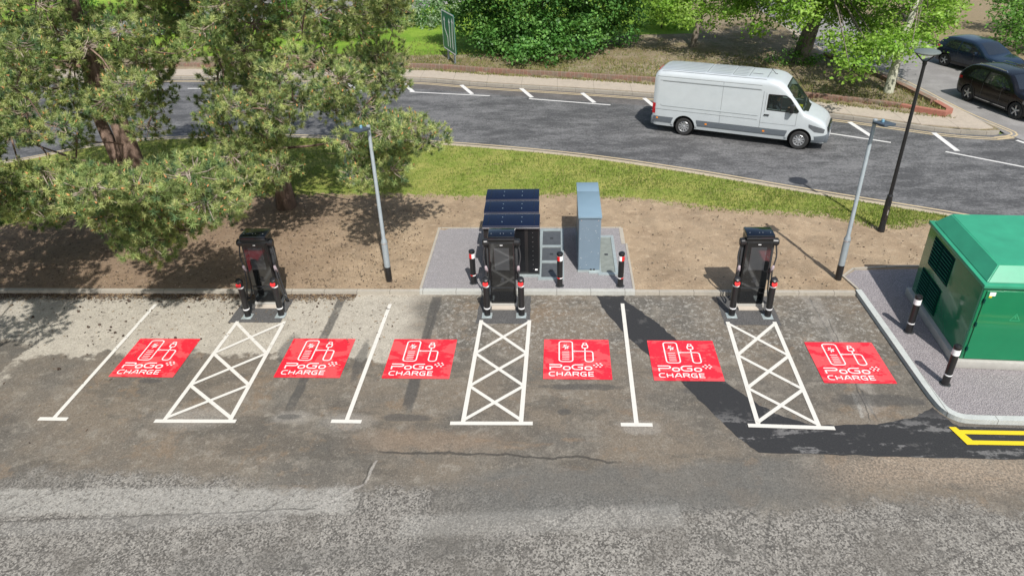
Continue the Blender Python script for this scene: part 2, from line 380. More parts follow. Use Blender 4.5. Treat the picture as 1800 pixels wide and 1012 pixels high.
M_dgrey=plain('dark_grey_plastic',(.035,.037,.04),.5); M_silver=plain('silver_metal',(.62,.64,.66),.35,.8); M_galv=plain('galvanised_steel',(.36,.41,.41),.5,.35,var=.25,scale=9)
M_galvp=plain('weathered_grey_steel',(.30,.34,.36),.5,.2,var=.2,scale=8); M_refl=plain('white_reflective_band',(.8,.8,.8),.4); M_redr=plain('red_reflective_band',(.65,.02,.02),.35)
M_pill=plain('blue_grey_powder_coat',(.145,.2,.25),.42,var=.1,scale=4); M_greenbox=plain('green_gloss_paint',(.003,.165,.068),.22,var=.12,scale=2,coat=.4)
M_greenroof=plain('sky_tinted_green_paint',(.03,.27,.15),.4,var=.25,scale=2.2); M_greend=plain('dark_green_louvre',(.002,.035,.028),.9,spec=.1); M_conc=plain('grey_concrete',(.36,.35,.32),.85,var=.2,scale=8)  # roof green made paler and bluer for the sky it reflects
M_rub=plain('tyre_rubber',(.02,.02,.02),.75); M_rim=plain('alloy_rim',(.5,.51,.52),.3,.7)
# ---------------- ground, roads, kerbs ----------------
VZ=.09
near=[(-60,12),(-40,19.5),(-30,23.6),(-22.57, 26.63),(-19.98, 28.38),(-17.07, 29.34),(-11.45, 29.45),(-4.9, 28.43),(0.46, 27.01),(4.6, 25.31),(8.2, 23.51),(12.11, 21.63),(14.14, 20.53),(20,17.0),(30,10),(44,0)]
near_s=smoothline(near,8)
far=[(-60,40),(-32,39.6),(-19.64, 39.07),(-8.54, 38.23),(-3.76, 36.91),(4.71, 34.55),(11.71, 31.39),(15.45, 29.37),(17.2,28.85)]
far_s=smoothline(far,8)
side_l=[(17.9,29.1),(17.88, 29.56),(17.29, 31.95),(16.51, 37.55),(14.77, 42.08),(14.39, 51.51),(14.2,70),(16,100)]
gm=Mt('rough_grass_ground',.95); gm.pos(); gm.color(gm.scale(gm.mix(gm.noise(.12,4,.7).step(.4,.65),(.12,.17,.03),(.2,.2,.08)),gm.noise(3,3)*.8+.6))
b=bmesh.new(); poly(b,[(-500,-60),(500,-60),(500,700),(-500,700)],-.06); struct(obj('ground',b,gm.m))
b=bmesh.new(); poly(b,[(-60,-12),(60,-12),(60,16.75),(-60,16.75)],0); struct(obj('car_park_surface',b,mat_carpark()))
MR=mat_road()
b=bmesh.new()
up=far_s+[(17.77,28.69),(24,40),(60,40)]
lo=near_s
rw=[(-60,12)]
xs=sorted(set([round(-60+i*1.0,2) for i in range(121)]))
upf=[(x,interp(x,up)) for x in xs]; 
va=[b.verts.new((x,interp(x,lo),0)) for x in xs]; vb=[b.verts.new((x,max(interp(x,up),interp(x,lo)+.5),0)) for x in xs]
for i in range(len(xs)-1): b.faces.new((va[i],va[i+1],vb[i+1],vb[i]))
struct(obj('main_road',b,MR))
# side road (left edge fitted, about seven metres wide)
sr=[(18.6,27.0)]+side_l; R_=[(30,20),(27.5,30.5),(23.81, 38.95),(21.66, 43.01),(21.44, 47.09),(18.6,55),(20.5,70),(22,100)]
b=bmesh.new(); pts=sr+R_[::-1]; f_=poly(b,pts,.004); bmesh.ops.triangulate(b,faces=[f_]); struct(obj('side_road',b,mat_siderd()))
# far road behind the trees
b=bmesh.new(); pl=[(-60,44),(-27.63, 48.49),(-21.61, 53.31),(-12.09, 55.37),(-7.85, 58.63),(-1,64),(14,62)]
ph=[(14.5,70),(-2,71.5),(-12,68.5),(-19.87, 63.23),(-26.57, 60.51),(-31.02, 55.21),(-60,50)]
f_=poly(b,pl+ph,.355); bmesh.ops.triangulate(b,faces=[f_]); struct(obj('far_road',b,mat_siderd()))
b=bmesh.new(); ribbon(b,pl[1:6],-.02,.13,.36,.30); ribbon(b,pl[1:6],.5,.6,.36); ribbon(b,offs(pl[1:6],3.3),0,.12,.36); struct(obj('far_road_kerb',b,M_conc))
# verge: soil bank near the car park, grass beyond
gl=[(-60,16),(-30,18.2),(-18.67, 20.94),(-15.41, 22.25),(-11.38, 23.39),(-4.37, 23.3),(-2.34, 23.03),(0.41, 23.33),(2.72, 22.87),(5.95, 21.94),(8.56, 21.58),(9.86, 20.75),(11.69, 21.06),(12.57, 20.74),(20,17.5)]
rnd=random.Random(4)
nx,ny=420,80; X0,X1=-34,26
vs=[];cl=[]
rs=np.random.RandomState(3); 
def vnoise(x,y,s,seed=0):   # cheap value noise
    r=np.random.RandomState(seed).rand(64,64); u=x/s; v=y/s; i=math.floor(u); j=math.floor(v); fu=u-i; fv=v-j
    g=lambda a,c: r[a%64][c%64]
    fu=fu*fu*(3-2*fu); fv=fv*fv*(3-2*fv)
    return (g(i,j)*(1-fu)+g(i+1,j)*fu)*(1-fv)+(g(i,j+1)*(1-fu)+g(i+1,j+1)*fu)*fv
for i in range(nx+1):
    x=X0+(X1-X0)*i/nx; y1=interp(x,near_s)-.16; y0=16.86
    for j in range(ny+1):
        y=y0+(y1-y0)*j/ny; g=y-interp(x,gl)
        e=min(j/4,(ny-j)/4,1)
        z=VZ-.01+e*((vnoise(x,y,.9,1)-.5)*.05+(vnoise(x,y,.35,2)-.5)*.03*(1 if g<0 else .4))
        vs.append((x,y,z)); cl.append(min(1,max(0,.5+g*.9)))
vs=np.array(vs); q=[]
for i in range(nx):
    for j in range(ny): a=i*(ny+1)+j; q.append((a,a+ny+1,a+ny+2,a+1))
me=npmesh('verge',vs,np.array(q)); at=me.attributes.new('grass','FLOAT','POINT'); at.data.foreach_set('value',np.array(cl,np.float32))
struct(obj('verge',me,mat_verge(),smooth=True))
b=bmesh.new(); ribbon(b,[p for p in near_s],-.17,-.02,.1,-.05); struct(obj('near_road_kerb',b,mat_kerb('pale_kerb_stone',(.36,.31,.23))))
b=bmesh.new()
for d in (.16,.36): ribbon(b,near_s,d,d+.09,.006)
for d in (-.2,-.4): ribbon(b,far_s+[(17.9,29.0)],d-.09,d,.006)
sl2=[(17.2,28.85)]+side_l[:6]; sl2=smoothline(sl2,4)
for d in (-.18,-.36): ribbon(b,sl2,d-.08,d,.01)
struct(obj('double_yellow_road_lines',b,M_cream))
# white hatching on the road
b=bmesh.new()
for p,q in (((-7.43, 36.09),(-3.3, 35.21)),((-1.36, 34.65),(2.47, 33.49)),((4.27, 32.73),(7.51, 31.09)),((9.97, 29.97),(13.12, 28.18)),((14.74, 27.14),(16.77, 25.55)),((-12.29, 36.73),(-9.18, 36.37)),((-19.5, 37.31),(-18.39, 37.25))): line(b,p,q,.11,.008)
for p,q in (((-7.96, 37.55),(-7.25, 36.08)),((-4.93, 37.18),(-4.2, 35.54)),((-1.85, 36.5),(-1.22, 34.83)),((1.21, 35.47),(1.75, 33.87)),((4.12, 34.49),(4.57, 32.64)),((12.36, 30.69),(12.64, 28.85)),((15.2, 29.24),(15.2, 27.19)),((7.25, 33.28),(7.5, 31.4)),((9.79, 32.02),(10.05, 30.26)),((-11.04, 37.93),(-10.25, 36.43))): line(b,p,q,.2,.012)
for p,q in (((17.93, 28.29),(18.34, 27.35)),((-12.52, 57.56),(-11.42, 58.8))): line(b,p,q,.15,.012 if p[1]<50 else .362)
struct(obj('white_road_lines',b,M_wroad))
# raised island across the road
nx,ny=240,110; vs=[];cl=[];q=[]
isl=[(-60,40)]+far_s+[(17.4,28.9)]
def rightlim(y): return interp(y,sorted([(p[1],p[0]) for p in side_l]))
for j in range(ny+1):
    y=28.6+(100-28.6)*(j/ny)**1.6
    for i in range(nx+1):
        xr=rightlim(y)-.2; x=-60+(xr+60)*(i/nx); yy=max(y,interp(x,isl)+.2)
        z=.14 if yy-interp(x,isl)<1.9 else .30
        if xr-x<.8: z=.14
        px=(x+1)
        g=0.0
        if x<-2.8 and yy>40.5: g=.75
        if yy>46.5 and x<9: g=.8
        if -9<x<3 and yy<42.5 : g=.38
        if x<-9: g=.7 if yy>43 else .3
        vs.append((x,yy,z+(vnoise(x,yy,1.7,5)-.5)*.06*(z>.2))); cl.append(g)
for j in range(ny):
    for i in range(nx): a=j*(nx+1)+i; q.append((a,a+1,a+nx+2,a+nx+1))
me=npmesh('island_ground',np.array(vs),np.array(q)); at=me.attributes.new('grass','FLOAT','POINT'); at.data.foreach_set('value',np.array(cl,np.float32)); struct(obj('island_ground',me,mat_island(),smooth=True))
MKF=mat_kerb('grey_kerb_stone',(.27,.245,.205),.9); MPV=mat_kerb('worn_paving',(.36,.31,.25),1.8)
loop=[p for p in far_s if p[0]<16]+smoothline([(16.4,29.13),(17.1,28.95),(17.55,28.98),(17.72,29.3),(17.65,30.2)]+side_l[2:6],3)
b=bmesh.new(); ribbon(b,loop,.0,.22,.135,-.03); struct(obj('far_road_edge_kerb',b,MKF))
b=bmesh.new(); ribbon(b,[p for p in far_s if p[0]<15.2],.225,1.6,.175,.1);  f_=poly(b,[(14.9,29.85),(16.2,29.45),(16.9,29.2),(17.5,29.3),(17.3,31.8),(17.0,33.6),(16.75,33.6),(16.75,31.2),(15.2,31.4)],.182,.05); poly(b,[(16.45,36.8),(16.3,36.8),(14.3,41.6),(14.45,41.8)],.182,.05); struct(obj('pavement',b,MPV))
bl=[(-60,42)]+[p for p in offs(far_s,1.75) if p[0]<15.2]
b=bmesh.new(); ribbon(b,bl,0,.26,.42,.0); o=obj('brick_edging_wall',b,mat_brick()); tag(o,'low weathered brick edging running along the back of the far pavement','wall')
c0=bl[-1]; tip=(16.7,31.1)
mr2=plain('fresh_red_brick',(.3,.12,.085),.85,var=.3,scale=14)
b=bmesh.new(); ribbon(b,[c0,(16.2,30.65),tip],0.01,.26,.4,.0); ribbon(b,[tip,(16.62,32.3)],0,.25,.398,.0); o=obj('red_brick_planter_corner',b,mr2); tag(o,'reddish brick corner of the planted bed near the road junction','wall')
b=bmesh.new(); ribbon(b,[(16.58,32.4),(15.9,36.5),(14.6,41.0)],0,.28,.43,.0); o=obj('brick_edging_wall',b,mat_brick()); tag(o,'low brick edging of the bed beside the side road, behind the pale tree trunk','wall')
b=bmesh.new(); ribbon(b,[(23.81, 38.95),(21.66, 43.01),(21.44, 47.09),(18.6,55)][::-1],-.2,0,.12,-.02); struct(obj('side_road_kerb',b,plain('dark_kerb_stone',(.16,.12,.1),.9,var=.3)))
b=bmesh.new(); poly(b,[(30.5,33),(24.16, 39.61),(22.04, 43.53),(21.94, 48.34),(19,57),(60,90),(60,33)],.09,-.03); struct(obj('far_bank',b,mat_gravel('leaf_litter_ground',(.23,.17,.11),(.16,.15,.06),(.3,.22,.14))))

# car park kerb, corner kerb, pads
MK=mat_kerb('concrete_kerb',(.33,.3,.25))
b=bmesh.new(); box(b,-60,-3.75,16.75,16.88,-.02,.1); box(b,2.1,7.86,16.75,16.88,-.02,.1); struct(obj('car_park_kerb',b,MK))
b=bmesh.new(); box(b,-3.745,2.095,16.748,16.9,-.02,.115); struct(obj('new_kerb',b,mat_kerb('new_kerb_stone',(.38,.38,.35))))
b=bmesh.new(); cl_=[(7.9,16.89),(7.93,15.0),(7.96,13.2),(7.99,12.45),(8.06,12.08),(8.25,11.86),(8.55,11.79),(9.3,11.77),(14,11.7)]; cl_=smoothline(cl_,4); ribbon(b,cl_,0,.15,.115,-.02); struct(obj('corner_kerb',b,mat_kerb('new_kerb_stone_corner',(.4,.42,.4),.9)))
b=bmesh.new(); poly(b,offs(cl_,.14)[::-1]+[(7.98,17.0),(7.86,17.6),(8.25,17.95),(14,18.15),(14,11.84)],.095,.0); struct(obj('gravel_pad',b,mat_gravel('pink_grey_gravel',(.27,.245,.25),(.40,.37,.37),(.14,.125,.13))))
b=bmesh.new(); ribbon(b,[(8.0,16.92),(7.84,17.6),(8.22,17.98),(9.4,18.12),(14,18.2)],0,.06,.125,.0); struct(obj('gravel_pad_edging',b,MK))
b=bmesh.new(); box(b,-3.7,2.05,16.9,20.55,0,.11); struct(obj('equipment_pad',b,mat_gravel('fine_grey_tarmac',(.28,.265,.27),(.38,.36,.36),(.17,.16,.165))))
b=bmesh.new(); box(b,-3.78,2.0,20.55,20.61,0,.125); box(b,-3.77,-3.7,16.9,20.55,0,.125); box(b,2.05,2.11,16.9,19.5,0,.125); box(b,1.93,2.05,19.5,20.55,.0,.124); struct(obj('pad_edging',b,MK))
# new black tarmac strip, jagged slightly
def jag(pts,a=.03,n=10,seed=1):
    r=random.Random(seed); out=[]
    for p,q in zip(pts,pts[1:]+pts[:1]):
        for k in range(n): t=k/n; out.append((p[0]+(q[0]-p[0])*t+r.uniform(-a,a),p[1]+(q[1]-p[1])*t+r.uniform(-a,a)))
    return out
st=[(1.08,16.7),(1.8,16.7),(1.8, 16.51),(2.57, 15.36),(2.92, 14.7),(3.42, 13.72),(3.78, 13.06),(4.36, 12.29),(4.72, 11.97),(5.3, 11.68),(6.58, 11.72),(7.34, 11.93),(7.95, 12.28),(8.0,12.1),(8.2,11.7),(14,11.6),(14,10.65),(9.01, 10.77),(5.82, 10.82),(3.98, 10.86),(3.71, 11.26),(3.25, 12.12),(2.8, 13.04),(2.12, 14.13),(1.66, 15.0),(1.23, 16.01)]
b=bmesh.new(); f_=poly(b,jag(st,.022,8),.004); bmesh.ops.triangulate(b,faces=[f_]); struct(obj('new_tarmac_strip',b,mat_strip()))
b=bmesh.new()
for cx in (-7.86,-1.36,4.93): 
    f_=poly(b,jag([(cx-.72,15.35),(cx+.68,15.35),(cx+.66,16.7),(cx-.7,16.7)],.012,6,int(cx)),.0075)
    bmesh.ops.triangulate(b,faces=[f_])
struct(obj('tarmac_repair_patches',b,mat_gravel('patch_tarmac',(.085,.082,.08),(.15,.145,.14),(.045,.045,.045))))

# ---------------- painted bay markings ----------------
WL=.095; ZL=.012
def bay(xa,ya,xb,yb,label):
    b=bmesh.new(); line(b,(xa,ya),(xb,yb),WL,ZL); line(b,(xb-.33,yb-.05),(xb+.33,yb-.05),.11,ZL+.003)
    tag(obj('bay_line',b,M_white),label,'bay marking','white lines between the parking bays')
bay(*(-10.95, 16.2),*(-11.0, 11.59),'leftmost white bay line with a short bar across its near end')
bay(*(-4.47, 16.25),*(-4.49, 11.64),'middle-left white bay line, between the second and third red panels from the left')
bay(*(1.73, 16.32),*(1.67, 11.66),'white bay line beside the black tarmac strip, between the fourth and fifth red panels')
def hatch(a,b_,c_,d_,label,ext):
    # a,b_ top left/right; c_,d_ bottom left/right
    a,b_,c_,d_=[Vector(v) for v in (a,b_,c_,d_)]
    b=bmesh.new(); line(b,a,c_,WL,ZL); line(b,b_,d_,WL,ZL)
    ts=[.02,.37,.69,.985]
    for s,t in zip(ts,ts[1:]):
        line(b,a.lerp(c_,s),b_.lerp(d_,t),.085,ZL+.003); line(b,b_.lerp(d_,s),a.lerp(c_,t),.085,ZL+.006)
    line(b,c_-Vector((ext[0],.05)),d_+Vector((ext[1],-.05)),.11,ZL+.009)
    tag(obj('hatched_buffer_marking',b,M_white),label,'floor marking','white crossed ladder markings in front of the chargers')
hatch((-8.34, 15.39),(-7.09, 15.4),(-8.49, 11.56),(-7.04, 11.59),'white crossed ladder marking in front of the charger under the pine trees',(.2,.15))
hatch((-1.94, 15.5),(-0.7, 15.51),(-1.98, 11.62),(-0.75, 11.65),'white crossed ladder marking in front of the charger by the navy cabinets',(.27,.25))
hatch((4.3, 15.48),(5.46, 15.49),(4.18, 11.68),(5.4, 11.63),'white crossed ladder marking that crosses the black tarmac strip',(.22,.3))
b=bmesh.new(); y1=11.52; y2=11.22
line(b,(8.1,y1),(14,y1-.03),.12,.02); line(b,(8.25,y2),(14,y2-.03),.12,.02); poly(b,[(7.99,11.66),(8.13,11.66),(8.33,11.15),(8.12,11.15)],.024)
tag(obj('double_yellow_line',b,M_yellow),'bright yellow double line on black tarmac beside the corner kerb','floor marking')

def stroke(b,pts,wd,z,close=False):
    pts=[Vector(p) for p in pts]
    n=len(pts); L=[];Rr=[]
    for i in range(n):
        if close: p0=pts[i-1];p2=pts[(i+1)%n]
        else: p0=pts[max(i-1,0)];p2=pts[min(i+1,n-1)]
        p=pts[i]; a=(p-p0); c=(p2-p); 
        a=a.normalized() if a.length>1e-6 else c.normalized(); c=c.normalized() if c.length>1e-6 else a
        t=(a+c).normalized() if (a+c).length>1e-4 else a; nn=Vector((-t.y,t.x)); m=1/max(.5,nn.dot(Vector((-a.y,a.x))))
        L.append(b.verts.new((*(p+nn*wd/2*m),z)));Rr.append(b.verts.new((*(p-nn*wd/2*m),z)))
    for i in range(n if close else n-1):
        j=(i+1)%n; b.faces.new((Rr[i],Rr[j],L[j],L[i]))
def rrect(x0,x1,y0,y1,r,n=4):
    out=[]
    for cx,cy,a0 in ((x1-r,y1-r,0),(x0+r,y1-r,90),(x0+r,y0+r,180),(x1-r,y0+r,270)):
        for k in range(n+1): a=R(a0+90*k/n); out.append((cx+r*math.cos(a),cy+r*math.sin(a)))
    return out
def arc(cx,cy,rx,ry,a0,a1,n=10): return [(cx+rx*math.cos(R(a0+(a1-a0)*k/n)),cy+ry*math.sin(R(a0+(a1-a0)*k/n))) for k in range(n+1)]
def panel_mesh():
    z=.005; b=bmesh.new()
    stroke(b,rrect(.37,.69,.66,1.47,.07),.03,z,True)
    for i in range(5): v=.75+i*.073; stroke(b,[(.44,v),(.61,v)],.02,z)
    for p in ([(.56,1.36),(.44,1.22),(.52,1.24)],[(.52,1.27),(.62,1.28),(.5,1.13)]): b.faces.new([b.verts.new((*q,z)) for q in p])
    b.faces.new([b.verts.new((*q,z)) for q in ((.47,1.31),(.5,1.34),(.6,1.2),(.56,1.17))])
    stroke(b,[(.73,1.07),(1.06,1.07)]+arc(1.1,1.01,.07,.06,90,0,4)+[(1.17,.74)]+arc(1.1,.73,.07,.07,0,-90,4)+[(1.06,.66)]+arc(1.05,.73,.07,.07,-90,-180,4)+[(.99,1.2)],.03,z)
    b.faces.new([b.verts.new((*q,z)) for q in rrect(.71,.76,1.04,1.1,.02,2)])
    stroke(b,rrect(.925,1.055,1.2,1.33,.03,2),.03,z,True); stroke(b,[(.95,1.33),(.95,1.4)],.03,z); stroke(b,[(1.03,1.33),(1.03,1.4)],.03,z); stroke(b,[(.95,1.41),(1.03,1.41)],.02,z)
    # wide squared lettering
    s=.035; y0,y1=.35,.55
    stroke(b,[(.16,y0-.01),(.16,.45),(.36,.45)]+arc(.38,.495,.045,.045,-90,90,6)+[(.14,.54)],s,z)                      # P
    stroke(b,rrect(.47,.62,y0,.47,.055),s,z,True)                                                      # o
    stroke(b,[(.93,.54),(.78,.54)]+arc(.76,.45,.09,.09,90,270,8)+[(.88,.36),(.9,.38),(.9,.45),(.8,.45)],s,z)                        # G
    stroke(b,rrect(.97,1.12,y0,.47,.055),s,z,True)                                                     # o
    t=.028; a,c=.12,.26
    stroke(b,[(.27,c),(.19,c)]+arc(.19,.19,.05,.07,90,270,6)+[(.27,a)],t,z)                            # C
    stroke(b,[(.32,a),(.32,c)],t,z); stroke(b,[(.44,a),(.44,c)],t,z); stroke(b,[(.32,.19),(.44,.19)],t,z)
    stroke(b,[(.49,a),(.56,c),(.6,c),(.64,a)],t,z); stroke(b,[(.53,.165),(.63,.165)],t*.8,z)           # A
    stroke(b,[(.69,a),(.69,c),(.78,c)]+arc(.78,.225,.035,.035,90,-90,4)+[(.71,.19)],t,z); stroke(b,[(.76,.19),(.82,a)],t,z)   # R
    stroke(b,[(.99,c),(.91,c)]+arc(.91,.19,.045,.07,90,270,6)+[(.98,a),(.98,.19),(.92,.19)],t,z)       # G
    stroke(b,[(1.16,c),(1.05,c),(1.05,a),(1.16,a)],t,z); stroke(b,[(1.06,.19),(1.15,.19)],t,z)         # E
    for r,row in enumerate(((1.24,1.33),(1.185,1.275,1.365),(1.24,1.33),)):
        for u in row:
            v=.585-r*.06; b.faces.new([b.verts.new((*q,z)) for q in rrect(u-.022+r*-.005,u+.024-r*.005,v-.019,v+.019,.012,2)])
    return b
cor=[[(-10.59, 14.57),(-8.97, 14.59),(-9.0, 13.02),(-10.57, 13.04)],[(-6.65, 14.61),(-5.03, 14.61),(-4.97, 13.08),(-6.6, 13.08)],[(-4.07, 14.62),(-2.51, 14.66),(-2.42, 13.06),(-4.03, 13.06)],[(-0.34, 14.66),(1.25, 14.68),(1.26, 13.1),(-0.29, 13.09)],[(2.18, 14.66),(3.74, 14.63),(3.78, 13.08),(2.21, 13.09)],[(5.93, 14.64),(7.54, 14.63),(7.48, 13.04),(5.94, 13.05)]]
plab=['red floor panel with white charging symbol, leftmost, under the pine tree side','red floor panel with white charging symbol, just right of the leftmost ladder marking','red floor panel with white charging symbol, just left of the middle ladder marking','red floor panel with white charging symbol, just right of the middle ladder marking','red floor panel with white charging symbol lying across the black tarmac strip','red floor panel with white charging symbol, faded, rightmost beside the corner kerb']
lm=None
for cs,lb in zip(cor,plab):
    cx=sum(p[0] for p in cs)/4; cy=sum(p[1] for p in cs)/4
    t=thing('charging_bay_panel',lb,'floor sign',(cx-.78,cy-.78,.0135),0,'red charging bay panels')
    if lm is None:
        b=bmesh.new(); poly(b,rrect(0,1.575,0,1.56,.01,1),0); o=obj('red_panel',b,M_red,t); pm=o.data
        o=obj('lettering',panel_mesh(),M_let,t); lm=o.data
    else:
        for n,m in (('red_panel',pm),('lettering',lm)):
            o=bpy.data.objects.new(n,m); COL.objects.link(o); o.parent=t
# ---------------- chargers, bollards, cabinets ----------------
def make_charger():
    t=thing('ev_charger','','charger',group='black rapid chargers')
    o=obj('base_plinth',B(-.36,.36,-.02,.46,0,.1,.01),M_conc,t); 
    obj('foot_strip',B(-.31,.31,-.17,-.024,.0,.05,.008),plain('pale_foot_plate',(.42,.37,.31),.8),t)
    b=bmesh.new(); box(b,-.33,.33,.0,.42,.1,2.0,.025); obj('body',b,M_blk,t,'auto')
    obj('front_glass',B(-.305,.305,-.016,.0,.62,1.9,.006),M_gloss,t)
    sc_=obj('screen',B(-.19,.19,-.022,-.014,1.12,1.76,.003),M_gl2,t)
    b=bmesh.new(); box(b,-.035,.035,-.0235,-.0145,1.83,1.845); obj('maker_mark',b,M_refl,t)
    b=bmesh.new(); lathe(b,[(.045,0),(.045,.012)],14,(0,-.018,.86),Matrix.Rotation(R(90),3,'X')); box(b,-.06,.06,-.021,-.0165,.76,.8); obj('card_reader',b,M_dgrey,t)
    obj('lower_panel',B(-.3,.3,-.012,.0,.12,.58,.006),M_gloss,t); obj('panel_seam',B(-.315,.315,-.017,.0,.588,.606),M_dgrey,t)
    b=bmesh.new(); box(b,-.34,.34,-.05,.44,2.0,2.11,.03); c_=obj('top_cap',b,M_cap,t,'auto')
    for x in (-.25,.25,-.02,.06): b=bmesh.new(); lathe(b,[(.012,2.11),(.012,2.117)],8,(x,.1,0)); obj('cap_screw',b,M_silver,c_)
    b=bmesh.new(); box(b,-.34,.34,-.056,-.0495,2.01,2.035); obj('cap_trim',b,M_dgrey,c_)
    for s in (-1,1):
        b=bmesh.new(); tube(b,[(s*.3,.1,1.87),(s*.45,.08,1.87),(s*.475,.08,1.87)],[.1,.1,.075],16); obj('cable_arm',b,M_blk,t,'auto')
        b=bmesh.new(); box(b,s*.33 if s>0 else -.40,s*.33+.07 if s>0 else -.33,.1,.3,.75,1.75,.015); obj('cable_rail',b,M_dgrey,t,'auto')
        pts=smoothline([(s*.41,.08,1.86),(s*.47,.04,1.5),(s*.42,0,1.12),(s*.44,-.02,.75),(s*.5,-.04,.38),(s*.53,.05,.2),(s*.47,.16,.25),(s*.43,.16,.6),(s*.41,.12,.98)],5)
        b=bmesh.new(); tube(b,pts,.02,7); cb=obj('cable',b,M_dgrey,t,True)
        b=bmesh.new(); tube(b,[(s*.4,.1,1.0),(s*.41,.03,1.1),(s*.42,-.03,1.24)],[.035,.045,.03],9); obj('connector',b,plain('grey_connector',(.33,.27,.29),.5),cb,True)
    for s in (-1,1):
        pass
    return t
ch=make_charger()
cl=['black charger with a red glint on its screen, standing in the shade of the pine','black charger standing in front of the navy lidded cabinets','black charger standing alone before bare soil on the right']
for i,(x,y) in enumerate(((-7.78,16.17),(-1.4,16.15),(4.99,16.17))):
    if i==0: ch.location=(x,y,.008); ch['label']=cl[0]
    else: dup(ch,(x,y,.008),None,cl[i])
def guard_bollard():
    t=thing('guard_bollard','','bollard',group='black bollards guarding the chargers')
    b=bmesh.new(); lathe(b,[(.085,0),(.08,.06),(.08,1.0),(.082,1.0)],20); obj('post',b,M_blk,t,'auto')
    # sloping domed head
    M=Matrix.Rotation(R(28),3,'X'); b=bmesh.new(); lathe(b,[(.085,-.05),(.088,.05),(.075,.1),(.03,.115)],20,(0,0,1.03),M); obj('head',b,M_blk,t,'auto')
    b=bmesh.new(); lathe(b,[(.068,0),(.068,.014)],18,(0,-.092,1.0),Matrix.Rotation(R(68),3,'X')); 
    obj('red_reflector',b,M_redr,t)
    for z in (.88,.22):
        b=bmesh.new(); lathe(b,[(.084,z),(.084,z+.035)],20); obj('silver_band',b,M_refl,t)
    b=bmesh.new(); lathe(b,[(.13,0),(.12,.018)],16); box(b,-.14,.12,-.15,.1,0,.008); obj('base_plate',b,M_galv,t)
    return t
gb=guard_bollard()
gl_=['left bollard with round red reflector guarding the charger under the pine','right bollard with round red reflector guarding the charger under the pine','left bollard with round red reflector guarding the charger by the cabinets','right bollard with round red reflector guarding the charger by the cabinets','left bollard with round red reflector guarding the rightmost charger','right bollard with round red reflector guarding the rightmost charger']
for i,p in enumerate(((-8.15, 15.64),(-7.27, 15.7),(-1.8, 15.74),(-0.91, 15.75),(4.46, 15.79),(5.35, 15.75))):
    if i==0: gb.location=(*p,.008); gb['label']=gl_[0]
    else: dup(gb,(*p,.008),None,gl_[i])
def pad_bollard(kind):
    t=thing('bollard','','bollard',group='black bollards on the equipment pad' if kind else 'black bollards on the gravel')
    b=bmesh.new(); lathe(b,[(.082,0),(.078,.02),(.078,.98)],20); obj('post',b,M_blk,t,'auto')
    b=bmesh.new(); lathe(b,[(.085,.975),(.086,1.0),(.07,1.03),(.02,1.04)],20); obj('cap',b,M_blk,t,'auto')
    b=bmesh.new(); lathe(b,[(.081,.8),(.081,.94)],24); 
    if kind:
        o=obj('reflective_band',b,[M_refl,M_redr],t)
        for f in o.data.polygons:
            if f.center.x*kind<0: f.material_index=1
    else: obj('reflective_band',b,M_refl,t)
    b=bmesh.new(); lathe(b,[(.0805,.255),(.0805,.285)],24)
    o=obj('thin_ring',b,[M_refl,M_redr],t)
    if kind:
        for f in o.data.polygons:
            if f.center.x*kind>0 if kind>0 else f.center.x<0: f.material_index=0
            if (f.center.x<0)==(kind>0): f.material_index=1
    b=bmesh.new(); lathe(b,[(.12,0),(.11,.01)],16); obj('base_ring',b,M_dgrey,t)
    return t
pb=pad_bollard(1); pb.location=(*(-2.3, 17.2),.11); pb['label']='black bollard with red and white band, left of the navy lidded cabinets'
dup(pb,(*(0.08, 17.06),.11),None,'black bollard with red and white band, standing between the navy cabinets and the grey cabinet')
b2=pad_bollard(-1); b2.location=(*(1.72, 17.06),.11); b2['label']='black bollard with white and red band, right of the tall grey cabinet'
b3=pad_bollard(0); b3.location=(*(8.49, 14.96),.095); b3['label']='black bollard with silver band in the shade beside the green cabinet'
dup(b3,(*(8.47, 12.97),.095),None,'black bollard with silver band in sunlight at the near corner of the green cabinet')

